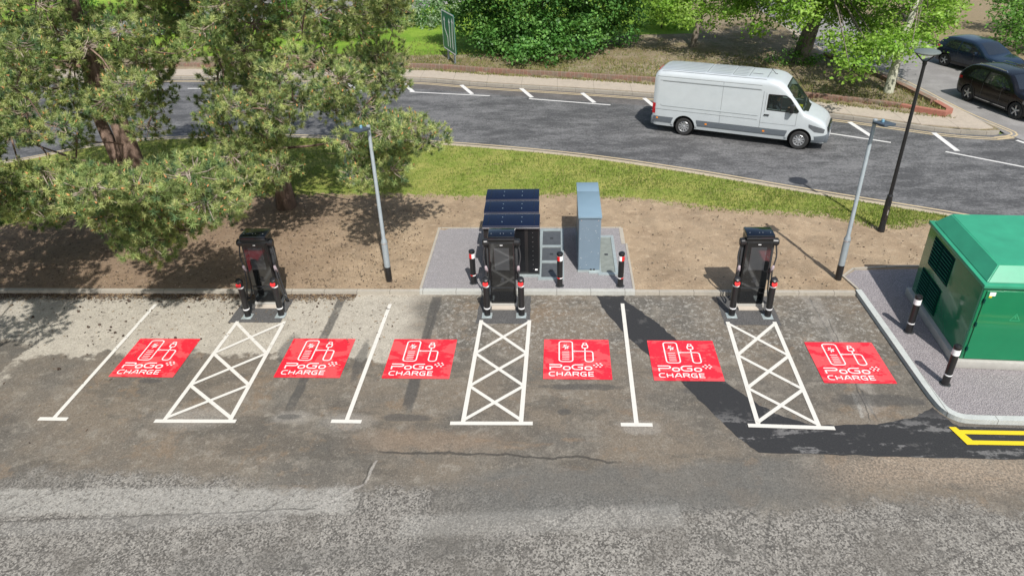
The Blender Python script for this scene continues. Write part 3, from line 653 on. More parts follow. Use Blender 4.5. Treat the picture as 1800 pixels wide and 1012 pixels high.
def cabinet():
    t=thing('power_cabinet','','cabinet',group='three navy lidded power cabinets in a row')
    W=.755
    obj('plinth',B(-W+.03,W-.03,-.05,.7,0,.07,.005),M_galv,t)
    b=bmesh.new(); box(b,-W,W,0,.59,.07,1.57,.01); obj('body',b,M_blk,t,'auto')
    b=bmesh.new(); box(b,-.52,.36,-.008,0,.15,1.5,.003); d=obj('door',b,M_gloss2,t)
    b=bmesh.new(); box(b,.45,W-.03,-.012,0,.12,1.52,.003); obj('side_panel',b,M_gloss2,t)
    b=bmesh.new()
    for k in range(9): lathe(b,[(.007,0),(.007,.004)],6,(.58,-.012,.25+k*.14),Matrix.Rotation(R(90),3,'X'))
    obj('screws',b,M_silver,t)
    b=bmesh.new(); box(b,.63,.7,-.016,-.011,.2,.25); obj('small_label',b,M_refl,t)
    b=bmesh.new(); box(b,W,W+.004,.1,.6,.25,1.4,.001); obj('vent_panel',b,M_dgrey,t)
    # overhanging lid with rolled front lip
    b=bmesh.new(); prof=[(-.07,1.50),(-.085,1.53),(-.08,1.575),(-.05,1.61),(.0,1.625),(.585,1.64),(.6,1.6),(.6,1.57),(-.02,1.57),(-.05,1.5)]
    L=[b.verts.new((-W-.015,y,z)) for y,z in prof]; Q=[b.verts.new((W+.015,y,z)) for y,z in prof]; n=len(prof)
    b.faces.new(L); b.faces.new(Q[::-1])
    for i in range(n): b.faces.new((L[i],L[(i+1)%n],Q[(i+1)%n],Q[i]))
    lid=obj('lid',b,M_navy,t,'auto')
    b=bmesh.new()
    for x in (-.25,.28):
        for y in (.12,.4): lathe(b,[(.013,1.625),(.013,1.648)],8,(x,y,0))
    obj('lid_bolts',b,M_pill,lid)
    b=bmesh.new(); box(b,-W-.014,W+.014,-.0885,-.082,1.535,1.562); obj('lip_highlight',b,M_silver,lid)  # silver strip stands in for the highlight along the front lip
    b=bmesh.new()
    for x in (-W+.13,W-.13): box(b,x-.004,x+.004,.0,.69,1.6225,1.649)
    b.free()
    for x in (-W+.13,W-.13): obj('lid_seam',B(x-.004,x+.004,.0,.58,1.6225,1.646),M_blk,lid)
    return t
cb=cabinet(); cb.location=(-1.235,17.56,.11); cb['label']='navy lidded black power cabinet nearest to the charger, front of the three'
dup(cb,(-1.27,18.42,.11),None,'navy lidded black power cabinet in the middle of the three')
dup(cb,(-1.29,19.28,.11),None,'navy lidded black power cabinet at the back of the three, nearest to the grass')
# galvanised duct frames beside the cabinets
def pit(name,label,x0,x1,y0,y1,bars,mat):
    t=thing(name,label,'duct cover',(0,0,0),0,'galvanised duct covers on the equipment pad')
    b=bmesh.new(); z=.145; e=.085
    box(b,x0,x0+e,y0,y1,.1,z); box(b,x1-e,x1,y0,y1,.1,z)
    ys=[y0]+bars+[y1-e*1.4]
    for y in ys: box(b,x0+e,x1-e,y,y+e*1.4,.1,z-.002)
    obj('frame',b,M_galv,t)
    for a,c in zip(ys,ys[1:]):
        p=obj('cover_plate',B(x0+e,x1-e,a+e*1.4,c,.1,.122),mat,t)
        b=bmesh.new(); mx=(x0+x1)/2; my=(a+c)/2+.06; box(b,mx-.05,mx+.05,my-.05,my+.05,.1225,.126); obj('lifting_handle',b,M_dgrey,p)
mp=plain('dark_cover_plate',(.09,.095,.1),.35,.2,var=.4,scale=9); mq=plain('dusty_cover_plate',(.2,.22,.2),.6,.1,var=.35,scale=7)  # mp: dark mottled grey plates, mq: paler grey-green plate
pit('duct_cover','galvanised frame with three dark plates beside the navy cabinets',-.52,.2,17.35,20.45,[18.3,19.25],mp)
pit('duct_cover','galvanised frame with a long dusty plate beside the grey cabinet',1.16,1.72,17.62,20.0,[],mq)
# tall grey cabinet
t=thing('feeder_cabinet','tall narrow blue-grey cabinet with flat lid and pale mud splashes','cabinet',(.895,17.83,.11))
b=bmesh.new(); box(b,-.31,.31,-.03,2.33,0,.05); box(b,.0,.36,-.12,-.03,0,.03); obj('plinth',b,M_galv,t)
b=bmesh.new(); box(b,-.3,.3,0,2.3,.05,1.66,.008); obj('body',b,M_pill,t,'auto')
b=bmesh.new(); box(b,-.285,.285,-.012,0,.08,1.64,.004); d=obj('door',b,M_pill,t)
b=bmesh.new()
for x in (-.23,.23): lathe(b,[(.014,0),(.014,.006)],8,(x,-.012,1.6),Matrix.Rotation(R(90),3,'X')); 
lathe(b,[(.012,0),(.012,.006)],8,(-.24,-.012,.14),Matrix.Rotation(R(90),3,'X'))
obj('door_screws',b,M_silver,d)
b=bmesh.new()
for x in (.03,.12): box(b,x,x+.05,-.016,-.0125,.055,.1)
obj('lock_holes',b,M_blk,d)
b=bmesh.new(); rnd=random.Random(5)
for k in range(26):
    x=rnd.uniform(-.26,.26);z=rnd.choice((rnd.uniform(.2,.8),rnd.uniform(.9,1.45))); r=rnd.uniform(.004,.016); q=[]
    for j in range(6): a=2*PI*j/6; q.append(b.verts.new((x+r*math.cos(a)*rnd.uniform(.6,1.7),-.0135,z+r*math.sin(a)*rnd.uniform(.4,1))))
    b.faces.new(q)
obj('mud_splashes',b,plain('dried_mud',(.4,.43,.45),.9),d)
b=bmesh.new(); box(b,-.32,.32,-.04,1.66,1.66,1.72,.006); box(b,-.32,.32,1.665,2.33,1.66,1.715,.006); obj('lid',b,plain('pale_blue_grey_lid',(.17,.25,.31),.4,var=.08,scale=3),t,'auto')

# green substation cabinet
ang=R(-3.2)
t=thing('green_substation_cabinet','large green steel cabinet with raised roof and louvres on a concrete plinth','electrical cabinet',(9.02,13.62,.095),ang)
Lx,Ly=3.6,3.0
b=bmesh.new(); box(b,-.1,Lx+.1,-.09,Ly+.1,0,.2,.015); obj('plinth',b,M_conc,t,'auto')
b=bmesh.new(); box(b,0,Lx,0,Ly,.2,2.06,.01); body=obj('body',b,M_greenbox,t,'auto')
b=bmesh.new(); box(b,-.05,Lx+.05,-.05,Ly+.05,2.06,2.15,.018); obj('roof_flange',b,M_greenroof,t,'auto')
b=bmesh.new(); r0=(.03,Lx-.03,.04,Ly-.04,2.15); r1=(.3,Lx-.3,.33,Ly-.2,2.45)
lo_=[b.verts.new((x,y,r0[4])) for x,y in ((r0[0],r0[2]),(r0[1],r0[2]),(r0[1],r0[3]),(r0[0],r0[3]))]; hi_=[b.verts.new((x,y,r1[4])) for x,y in ((r1[0],r1[2]),(r1[1],r1[2]),(r1[1],r1[3]),(r1[0],r1[3]))]
b.faces.new(hi_); b.faces.new(lo_[::-1])
for i in range(4): b.faces.new((lo_[i],lo_[(i+1)%4],hi_[(i+1)%4],hi_[i]))
bmesh.ops.bevel(b,geom=list(b.edges),offset=.02,segments=2,affect='EDGES'); obj('raised_roof',b,M_greenroof,t,'auto')
for x0,x1 in ((.06,1.55),(1.57,3.1)):
    d=obj('door',B(x0,x1,-.03,0,.24,1.99,.006),M_greenbox,t)
    b=bmesh.new(); [box(b,x0-.02,x0+.02,-.045,-.0,z,z+.1,.004) for z in (.45,1.1,1.7)]; obj('hinge',b,M_greend,d)
    b=bmesh.new(); xm=(x0+x1)/2
    for q in ([(xm-.1,1.28),(xm+.1,1.28),(xm,1.45)],): 
        q=[Vector((a,c)) for a,c in q]
        for a,c in zip(q,q[1:]+q[:1]):
            dd=(c-a).normalized(); nn=Vector((-dd.y,dd.x))*.007; b.faces.new([b.verts.new((v.x,-.0325,v.y)) for v in (a-nn,c-nn,c+nn,a+nn)])
    b.faces.new([b.verts.new((xm+u,-.0325,v)) for u,v in ((-.01,1.4),(.012,1.4),(-.002,1.36),(.016,1.36),(-.006,1.3),(0,1.345),(-.018,1.345))])
    obj('warning_triangle',b,plain('pale_green_sticker',(.03,.3,.14),.5),d)
b=bmesh.new(); box(b,.12,.24,-.036,-.031,1.88,1.97); o=obj('small_tag',b,M_refl,t); b=bmesh.new(); box(b,.12,.18,-.038,-.0315,1.84,1.88); obj('yellow_tag',b,M_yellow,t)
for (ya,z0,z1) in ((1.45,1.2,1.95),(1.6,.28,1.0)):
    v=obj('louvre_panel',B(-.012,0,ya,ya+1.15,z0,z1,.003),M_greend,t)  # dark colour gives the shaded gaps between the slats
    b=bmesh.new(); n=8
    for k in range(n):
        z=z0+.04+k*(z1-z0-.06)/n
        for y0 in (ya+.04,ya+.61):
            Mq=Matrix.Translation((-.03,y0,z+.03))@Matrix.Rotation(R(-35),4,'Y'); box(b,-.004,.004,0,.5,-.026,.03,M=Mq)
    obj('louvre_slats',b,M_greenbox,v)
b=bmesh.new(); box(b,-.006,.0,.02,.07,.22,2.04); obj('corner_trim',b,M_greenroof,t)

# lamp columns
def lamp(h,rzhead,label,base):
    t=thing('street_lamp',label,'street lamp',(*base,VZ),0,'grey lamp columns behind the bays')
    b=bmesh.new(); lathe(b,[(.088,-.1),(.088,.44)],18); obj('black_sleeve',b,M_blk,t,'auto')
    b=bmesh.new(); lathe(b,[(.085,.44),(.085,1.2),(.078,1.26),(.052,1.32),(.045,h-.03),(.03,h)],18); obj('pole',b,M_galvp,t,'auto')
    b=bmesh.new(); lathe(b,[(.09,1.16),(.09,1.2)],18); obj('collar',b,M_silver,t,'auto')
    M=Matrix.Translation((0,0,h-.02))@Matrix.Rotation(rzhead,4,'Z')@Matrix.Rotation(R(-6),4,'X')
    b=bmesh.new(); box(b,-.16,.16,-.52,-.1,-.02,.04,.012,M=M); hd=obj('lamp_head',b,plain('slate_lamp_housing',(.05,.065,.085),.4),t,'auto')
    b=bmesh.new(); box(b,-.12,.12,-.48,-.15,-.026,-.021,M=M); obj('led_panel',b,plain('led_lens',(.5,.5,.48),.2),hd)
    b=bmesh.new(); lathe(b,[(.035,0),(.035,.06),(.02,.07)],10,(0,0,0),None); bmesh.ops.transform(b,matrix=M@Matrix.Translation((0,-.26,.035)),verts=b.verts); obj('photocell',b,plain('photocell_blue',(.15,.3,.4),.4),hd)
    b=bmesh.new(); tube(b,[M@Vector((0,0,0)),M@Vector((0,-.17,.005))],.028,8); lathe(b,[(.052,h-.09),(.052,h+.03),(.02,h+.045)],12); obj('bracket',b,M_galvp,t,'auto')
    return t
lamp(4.45,R(-30),'grey lamp column with flat head standing in front of the pine trees',(-4.71, 17.38))
lamp(4.42,R(18),'grey lamp column with flat head standing behind the rightmost bay',(7.64, 17.48))
def blacklamp(label,base,h):
    t=thing('street_lamp',label,'street lamp',(*base,VZ),0,'tall black lamp columns by the road')
    b=bmesh.new(); lathe(b,[(.1,-.1),(.1,.1),(.09,.12),(.09,1.02),(.075,1.1),(.055,1.18),(.045,h-.28),(.06,h-.27),(.05,h-.16)],18); pl_=obj('pole',b,M_blk,t,'auto')
    b=bmesh.new(); box(b,-.04,.04,-.096,-.085,.4,.85,.004); obj('access_door',b,M_gloss,pl_); b=bmesh.new(); box(b,.0,.03,-.098,-.095,.55,.72); obj('door_label',b,M_silver,pl_)
    b=bmesh.new(); lathe(b,[(.098,.66),(.098,.7)],16); lathe(b,[(.068,1.1),(.085,1.14),(.06,1.2)],16); obj('collar',b,M_blk,t,'auto')
    b=bmesh.new()
    for s in (-1,1): tube(b,[(0,0,h-.24),(s*.13,0,h-.12),(s*.3,0,h+.04)],.018,8)
    obj('yoke',b,M_blk,t)
    b=bmesh.new(); lathe(b,[(.1,h+.02),(.31,h+.04),(.33,h+.06),(.3,h+.09),(.08,h+.13)],28); hd=obj('lamp_head',b,plain('grey_lamp_disc',(.12,.14,.13),.4),t,'auto')
    b=bmesh.new(); lathe(b,[(.25,h+.012),(.25,h+.034)],24); obj('lens',b,plain('lamp_lens',(.5,.5,.48),.2),hd)
blacklamp('tall black lamp column with disc shaped head by the grass on the right',(9.85, 20.38),5.25)
blacklamp('black lamp column mostly hidden behind the pine foliage at the road edge',(-7.41, 28.46),6.2)

# green direction sign across the road and grey sign under the pine
A=Vector((*(-6.38, 41.78),0)); C=Vector((*(-5.43, 39.75),0)); d=(C-A); d.z=0; Ls=d.length; d.normalize(); rz=math.atan2(d.y,d.x)
def signboard(name,label,org,rz,Ls,z0,z1,face,border,marks,posts=(.25,.75),poleh=0):
    t=thing(name,label,'road sign',(org.x,org.y,0),rz)
    b=bmesh.new(); q=rrect(0,Ls,z0,z1,.1,3)
    lo=[b.verts.new((x,-.015,z)) for x,z in q]; hi=[b.verts.new((x,.015,z)) for x,z in q]; n=len(q); b.faces.new(lo); b.faces.new(hi[::-1])
    for i in range(n): b.faces.new((lo[i],lo[(i+1)%n],hi[(i+1)%n],hi[i]))
    bd=obj('board',b,face,t)
    for s in (1,):
        b=bmesh.new(); stroke(b,rrect(.05,Ls-.05,z0+.05,z1-.05,.1,3),.07,0,True)
        for m in marks: stroke(b,m,.13,0)
        for m in marks:
            x,y=m[-1]; dx,dy=Vector(m[-1])-Vector(m[-2]); l=math.hypot(dx,dy); dx/=l; dy/=l
            b.faces.new([b.verts.new((x+dx*a-dy*c,y+dy*a+dx*c,0)) for a,c in ((0,.16),(.25,0),(0,-.16))])
        for v in b.verts: v.co=Vector((v.co.x,-.0185,v.co.y))
        obj('lettering',b,border,bd)
    for f in posts:
        b=bmesh.new(); tube(b,[(Ls*f,.07,0),(Ls*f,.07,z1-.1)],.055,10); obj('post',b,M_galvp,t)
    return t
M_sg=plain('green_sign_face',(.01,.13,.09),.35); 
signboard('direction_sign','green road sign with white route arrows, seen edge-on beside the big bush',A,rz,Ls,.85,2.95,M_sg,M_refl,[[(.6*Ls,1.1),(.6*Ls,2.4)],[(.42*Ls,1.1),(.42*Ls,1.6),(.22*Ls,2.0),(.22*Ls,2.4)],[(.8*Ls,1.1),(.8*Ls,1.9),(.84*Ls,2.5)]])
A=Vector((*(-6.1, 21.71),0)); C=Vector((*(-6.92, 23.55),0)); d=A-C; 
signboard('road_sign','grey backed road sign leaning out from behind the pine foliage',Vector((-8.0,25.2,0)),R(-62),1.5,1.5,2.35,M_galvp,M_refl,[],(.15,.85))

# foreground litter: pine cones on the tarmac, loose stones on the soil
b=bmesh.new(); 
prof=[(.004,0),(.026,.012),(.034,.035),(.026,.06),(.01,.078)]; lathe(b,prof,7); 
for i,v in enumerate(b.verts): v.co*=1+.18*((i*7)%3-1)
cone0=tag(obj('pine_cone',b,plain('pine_cone_brown',(.06,.04,.028),.9)),'small dark brown pine cone lying on the tarmac','pine cone','pine cones scattered on the tarmac'); rnd=random.Random(8)
spots=[(-15.02, 16.15),(-12.18, 15.04),(-11.94, 15.2),(-11.57, 14.94),(-11.62, 15.1),(-12.88, 15.79),(-8.97, 14.59),(-5.59, 16.64),(-11.32, 15.36),(-11.07, 15.89),(-9.99, 16.07),(-14.02, 15.56),(-9.69, 14.63),(-11.09, 14.66),(-6.42, 16.23)]
for i in range(22): spots.append((rnd.uniform(-13.5,-6),16.7-abs(rnd.gauss(0,.9))))
for i,(x,y) in enumerate(spots):
    o=cone0 if i==0 else cone0.copy()
    if i: COL.objects.link(o)
    s=rnd.uniform(.5,1.1); o.location=(x,y,.022+.0); o.rotation_euler=(R(80+rnd.uniform(-12,12)),0,rnd.uniform(0,6)); o.scale=(s,s,s)
V=[];F=[]; rs=np.random.RandomState(11); base=np.array([(1,0,0),(-1,0,0),(0,1,0),(0,-1,0),(0,0,.8),(0,0,-.4)],float); tri=np.array([(0,2,4),(2,1,4),(1,3,4),(3,0,4),(2,0,5),(1,2,5),(3,1,5),(0,3,5)])
n=0;cc=[]
for i in range(8000):
    x=rs.uniform(-20,14); y=16.95+rs.rand()**1.2*6.2
    if y>interp(x,gl)-.1 or y>interp(x,near_s)-.4 or (-3.85<x<2.2 and y<20.7) or (x>7.7 and y<18.3): continue
    s=.008+.03*rs.rand()**4; a=rs.rand()*6.28; M=np.array([[math.cos(a),-math.sin(a),0],[math.sin(a),math.cos(a),0],[0,0,1]])
    V.append((base*rs.uniform(.6,1.2,(6,1))*s)@M.T+np.array([x,y,VZ+.012])); F.append(tri+n); n+=6
    k=rs.uniform(.6,1.2); cc.append(np.tile(np.array([.34,.27,.19] if rs.rand()<.6 else [.14,.1,.07])*k,(6,1)))
me=npmesh('loose_stones',np.concatenate(V),np.concatenate(F),np.concatenate(cc)); mk=Mt('stone_colours',.9); mk.color(mk.attr('col','Color')); tag(obj('loose_stones',me,mk.m),None,None,None,'stuff')
bpy.data.objects['loose_stones']['label']='loose pebbles and clods scattered over the bare soil bank'
bpy.data.objects['loose_stones']['category']='stones'
V=[];F=[];cc=[];n=0   # fallen needles and leaf scraps
for i in range(16000):
    r_=rs.rand()
    if r_<.45: x=-16.5+11*rs.rand()**1.1; y=16.74-abs(rs.normal())*.16; z=.014
    elif r_<.6: x=rs.uniform(-16,-4); y=16.7-abs(rs.normal())*1.6; z=.014
    else: x=-4-14*rs.rand()**.8; y=rs.uniform(16.95,22); z=VZ+.03
    if .45<=r_<.6 and rs.rand()<.6: continue
    s=rs.uniform(.008,.028); a=rs.rand()*6.28; d=np.array([math.cos(a),math.sin(a)])*s*rs.uniform(1,2.4); e=np.array([-d[1],d[0]])*.28
    V+=[(x+d[0],y+d[1],z),(x+e[0],y+e[1],z+.006),(x-d[0],y-d[1],z+.002),(x-e[0],y-e[1],z)]; F.append((n,n+1,n+2,n+3)) ; n+=4
    c0=(np.array([.09,.06,.04]),np.array([.22,.15,.08]),np.array([.05,.035,.025]))[rs.randint(3)]; cc+=[c0*rs.uniform(.7,1.3)]*4
o=obj('leaf_litter',npmesh('leaf_litter',np.array(V),np.array(F),np.array(cc)),mk.m); tag(o,'brown needles and leaf scraps drifted along the kerb under the pines','leaf litter',None,'stuff')
# grass blades on the verge
V=[];F=[];cc=[];n=0
for i in range(30000):
    x=rs.uniform(-20,15); y0=interp(x,gl); y1=interp(x,near_s)-.2; y=y0-.35+rs.rand()*(y1-y0+.35)
    if y<y0 and rs.rand()<.55: continue
    if y>y1: continue
    for k in range(2):
        a=rs.rand()*6.28; hgt=rs.uniform(.03,.085); wd=.014; l=rs.uniform(-.03,.03,2); px=x+rs.uniform(-.05,.05); py=y+rs.uniform(-.05,.05)
        V.append([(px-wd*math.cos(a),py-wd*math.sin(a),VZ-.02),(px+wd*math.cos(a),py+wd*math.sin(a),VZ-.02),(px+l[0],py+l[1],VZ+hgt)]); F.append((n,n+1,n+2)); n+=3
        c0=(np.array([.175,.24,.045]) if rs.rand()<.7 else np.array([.33,.32,.13]))*rs.uniform(.65,1.25); cc+=[c0]*3
M_gr=mat_leafy('grass_blade',.3,.6)
o=obj('grass_blades',npmesh('grass_blades',np.array(V,float).reshape(-1,3),np.array(F),np.array(cc)),M_gr); tag(o,'short sunlit grass growing along the verge beside the road','grass',None,'stuff')
V=[];F=[];cc=[];n=0   # weeds on the island edge
for i in range(12000):
    x=rs.uniform(-9,16.5); e=interp(x,far_s); y=e+rs.choice([2.0+rs.rand()**2*3.5,rs.uniform(1.5,1.76),rs.uniform(2.0,9)],p=[.5,.12,.38]) 
    if y>rightlim(y)+1e3: continue
    if x>rightlim(y)-.9 : continue
    for k in range(2):
        a=rs.rand()*6.28; hgt=rs.uniform(.05,.17); wd=.02; l=rs.uniform(-.08,.08,2); px=x+rs.uniform(-.1,.1); py=y+rs.uniform(-.1,.1); z0=.28 if y-e>2 else .16
        V.append([(px-wd*math.cos(a),py-wd*math.sin(a),z0),(px+wd*math.cos(a),py+wd*math.sin(a),z0),(px+l[0],py+l[1],z0+hgt)]); F.append((n,n+1,n+2)); n+=3
        c0=(np.array([.27,.24,.09]) if rs.rand()<.6 else np.array([.15,.19,.05]))*rs.uniform(.6,1.2); cc+=[c0]*3
o=obj('island_weeds',npmesh('island_weeds',np.array(V,float).reshape(-1,3),np.array(F),np.array(cc)),M_gr); tag(o,'dry weeds and grass growing behind the brick edging across the road','weeds',None,'stuff')
# ---------------- vehicles ----------------
def pint(L):
    xs=[l[0] for l in L]; n=len(L[0])
    def f(x):
        x=min(max(x,xs[0]),xs[-1])
        for i in range(len(L)-1):
            if x<=L[i+1][0]: break
        p1,p2=L[i],L[i+1]; p0=L[max(i-1,0)]; p3=L[min(i+2,len(L)-1)]; h=p2[0]-p1[0]; t=(x-p1[0])/h; out=[]
        for k in range(1,n):
            d=(p2[k]-p1[k])/h
            def m(a,b_,c):
                d0=(b_[k]-a[k])/(b_[0]-a[0]) if b_[0]>a[0] else d; d1=(c[k]-b_[k])/(c[0]-b_[0]) if c[0]>b_[0] else d
                return 0 if d0*d1<=0 else 2*d0*d1/(d0+d1)
            m1=m(p0,p1,p2) if i>0 else d; m2=m(p1,p2,p3) if i<len(L)-2 else d
            out.append((2*t**3-3*t*t+1)*p1[k]+(t**3-2*t*t+t)*h*m1+(-2*t**3+3*t*t)*p2[k]+(t**3-t*t)*h*m2)
        return out
    return f
class Shell:
    # table rows: x, zbottom, ztop, halfwidth, corner radius ; side(x,z) tumblehome below
    def __init__(s,T,belt,slope,crown=.03,low=.06): s.f=pint(T); s.x0=T[0][0]; s.x1=T[-1][0]; s.belt=belt; s.slope=slope; s.cr=crown; s.low=low
    def raw(s,x,z):
        zb,zt,W,r=s.f(x); w=W
        if z>s.belt: w-=s.slope*(z-s.belt)+.06*s.slope*(z-s.belt)**2
        k=max(0,(zb+.28-z)/.28); w-=s.low*k*k
        return w
    def side(s,x,z):
        zb,zt,W,r=s.f(x); r=min(r,(zt-zb)*.45)
        zc=zt-r
        if z<=zc: return s.raw(x,z)
        wt=s.raw(x,zc); q=min(1,(z-zc)/r); return wt-r+r*math.sqrt(max(0,1-q*q))
    def top(s,x,y):
        zb,zt,W,r=s.f(x); r=min(r,(zt-zb)*.45); wt=s.raw(x,zt-r); a=abs(y)-(wt-r)
        z=zt if a<=0 else zt-r+math.sqrt(max(0,r*r-a*a)); return z-s.cr*(y/wt)**2
    def section(s,x):
        zb,zt,W,r=s.f(x); r=min(r,(zt-zb)*.45); P=[]
        for k in range(11): z=zb+(zt-r-zb)*k/10; P.append((s.raw(x,z),z))
        wt=s.raw(x,zt-r)
        for k in range(1,7): a=PI/2*k/6; y=wt-r+r*math.cos(a); P.append((y,zt-r+r*math.sin(a)-s.cr*(y/wt)**2))
        y0=wt-r
        for k in range(1,5): y=y0*(1-k/4); P.append((y,zt-s.cr*(y/wt)**2))
        return P+[(-y,z) for y,z in P[-2::-1]]
    def mesh(s,n=70,inset=0):
        b=bmesh.new(); prev=None; first=None
        for i in range(n+1):
            u=i/n; u=u-.12*math.sin(2*PI*u)/ (2*PI)*1.0
            x=s.x0+(s.x1-s.x0)*u; ring_=[b.verts.new((x,y,z)) for y,z in s.section(x)]
            if prev:
                for j in range(len(ring_)-1): b.faces.new((prev[j],prev[j+1],ring_[j+1],ring_[j]))
                b.faces.new((prev[-1],prev[0],ring_[0],ring_[-1]))
            else: b.faces.new(ring_)
            prev=ring_
        b.faces.new(prev[::-1]); bmesh.ops.recalc_face_normals(b,faces=b.faces); return b
    def patch(s,b,pts,which,off=.006,step=.12):
        """outline in (x,z) for which=+1/-1 side, or (x,y) for 'top'; wrapped on the surface"""
        t=bmesh.new(); f=t.faces.new([t.verts.new((p[0],p[1],0)) for p in pts]); 
        for ax in (0,1):
            lo=min(p[ax] for p in pts); hi=max(p[ax] for p in pts); k=lo+step
            while k<hi:
                co=[0,0,0];co[ax]=k;no=[0,0,0];no[ax]=1
                bmesh.ops.bisect_plane(t,geom=t.verts[:]+t.edges[:]+t.faces[:],plane_co=co,plane_no=no); k+=step
        mp={}
        for v in t.verts:
            x,q=v.co.x,v.co.y
            if which=='top': mp[v]=b.verts.new((x,q,s.top(x,q)+off))
            else: mp[v]=b.verts.new((x,which*(s.side(x,q)+off),q))
        for f in t.faces: b.faces.new([mp[v] for v in f.verts])
        t.free()
def boolean(o,cutters):
    for c in cutters:
        c.parent=o.parent
        m=o.modifiers.new('b','BOOLEAN'); m.operation='DIFFERENCE'; m.solver='EXACT'; m.object=c; m.material_mode='TRANSFER'
        bpy.context.view_layer.update(); dg=bpy.context.evaluated_depsgraph_get(); me=bpy.data.meshes.new_from_object(o.evaluated_get(dg))
        o.modifiers.clear(); o.data=me; bpy.data.objects.remove(c)
    me.polygons.foreach_set('use_smooth',[True]*len(me.polygons)); me.set_sharp_from_angle(angle=R(35))
def cutter(b,mat): return obj('cut',b,mat)
def wheel(name,t,x,y,r,wd,side,rimr,nsp,dark=False):
    e=bpy.data.objects.new(name,None); COL.objects.link(e); e.parent=t; e.location=(x,y,r)
    M=Matrix.Rotation(R(90)*(-side),3,'X')    # lathe z axis -> outward
    b=bmesh.new(); lathe(b,[(rimr,-wd/2),(r*.93,-wd/2),(r,-wd*.32),(r,wd*.32),(r*.93,wd/2),(rimr,wd/2),(rimr,wd*.3),(rimr*.97,wd*.1),(.03,wd*.1)],36,(0,0,0),M); obj('tyre',b,M_rub,e,'auto')
    b=bmesh.new(); lathe(b,[(rimr*.99,-wd*.3),(rimr*.99,wd*.45),(rimr*.93,wd*.5),(rimr*.88,wd*.42),(rimr*.82,wd*.2),(.02,wd*.2)],32,(0,0,0),M); obj('rim',b,M_rim if not dark else M_dgrey,e,'auto')
    b=bmesh.new()
    for k in range(nsp):
        Q=Matrix.Rotation(2*PI*k/nsp,4,'Z'); box(b,-rimr*.13,rimr*.13,rimr*.15,rimr*.93,wd*.25,wd*.43,.006,M=Q)
    lathe(b,[(rimr*.26,wd*.22),(rimr*.26,wd*.44),(rimr*.15,wd*.5)],16)
    bmesh.ops.transform(b,matrix=M.to_4x4(),verts=b.verts); obj('spokes',b,M_rim,e,'auto')
    b=bmesh.new(); lathe(b,[(rimr*.84,wd*.205),(rimr*.84,wd*.215)],24,(0,0,0),M); obj('spoke_gap_shade',b,M_blk,e)  # black disc stands in for the shade in the holes between spokes
    return e
def carpaint(n,c,rough=.25): 
    k=Mt(n,rough); k.pos(True); k.color(k.scale(c,k.noise(3,3)*.15+.92)); k.b.inputs['Coat Weight'].default_value=.5; k.b.inputs['Coat Roughness'].default_value=.05; return k.m
M_vanp=carpaint('white_van_paint',(.43,.465,.48),.35); M_vgrey=plain('van_grey_cladding',(.10,.115,.13),.45); M_seam=plain('panel_gap',(.09,.095,.1),.7)
M_wind=mat_glass('windscreen_glass',(.02,.03,.03),.62); M_dkglass=plain('dark_car_glass',(.012,.015,.018),.04,spec=1,coat=.5); M_lamp=plain('headlight_lens',(.13,.14,.15),.06,.3,coat=.6); M_tail=plain('tail_light_red',(.45,.01,.015),.15,coat=.6); M_amb=plain('amber_marker',(.8,.25,.02),.3); M_chr=plain('chrome_trim',(.7,.71,.72),.12,.95)
VT=[(0,.34,2.40,.93,.22),(.06,.32,2.47,.96,.23),(.2,.3,2.53,.99,.24),(.8,.3,2.56,1.0,.24),(4.4,.3,2.56,1.0,.24),(4.75,.3,2.51,1.0,.25),(5.0,.3,2.39,.995,.26),(5.2,.3,2.2,.99,.22),(5.5,.3,1.86,.985,.17),(5.75,.3,1.56,.98,.14),(5.88,.3,1.42,.97,.14),(6.1,.3,1.34,.955,.16),(6.4,.3,1.22,.92,.18),(6.62,.28,1.08,.86,.18),(6.74,.28,.92,.79,.16),(6.8,.3,.72,.7,.12)]
vs_=Shell(VT,1.05,.055,.025,.05)
van=thing('delivery_van','white long high roof panel van with grey side strips driving along the road','van',(4.32,30.71,.01),R(-22.9))
vb=obj('body',vs_.mesh(90),M_vanp,van)
cs=[]
for x in (1.35,5.84):
    for s in (1,-1): b=bmesh.new(); tube(b,[(x,s*.66,.38),(x,s*1.2,.38)],.44,28); cs.append(cutter(b,M_blk))
b=bmesh.new(); box(b,4.35,5.72,-.83,.83,.75,2.02); cs.append(cutter(b,plain('cab_lining',(.05,.055,.06),.9)))
win=[(4.5,1.42),(4.5,2.0),(5.12,2.0),(5.3,1.9),(5.66,1.46),(5.62,1.4)]
for s in (1,-1):
    b=bmesh.new(); lo_=[b.verts.new((x,s*.7,z)) for x,z in win]; hi_=[b.verts.new((x,s*1.2,z)) for x,z in win]; b.faces.new(lo_); b.faces.new(hi_[::-1])
    for i in range(6): b.faces.new((lo_[i],lo_[(i+1)%6],hi_[(i+1)%6],hi_[i]))
    bmesh.ops.recalc_face_normals(b,faces=b.faces); cs.append(cutter(b,M_vanp))
ws=[(5.1,-.72),(5.1,.72),(5.25,.77),(5.8,.83),(5.86,.6),(5.86,-.6),(5.8,-.83),(5.25,-.77)]
b=bmesh.new(); lo_=[b.verts.new((x,y,1.5 if x>5.7 else 1.6)) for x,y in ws]; hi_=[b.verts.new((x,y,2.7)) for x,y in ws]; 
lo_=[v for v in lo_]; b.faces.new(lo_); b.faces.new(hi_[::-1])
for i in range(8): b.faces.new((lo_[i],lo_[(i+1)%8],hi_[(i+1)%8],hi_[i]))
for v in lo_: v.co.z=1.3
bmesh.ops.recalc_face_normals(b,faces=b.faces); cs.append(cutter(b,M_vanp))
boolean(vb,cs)
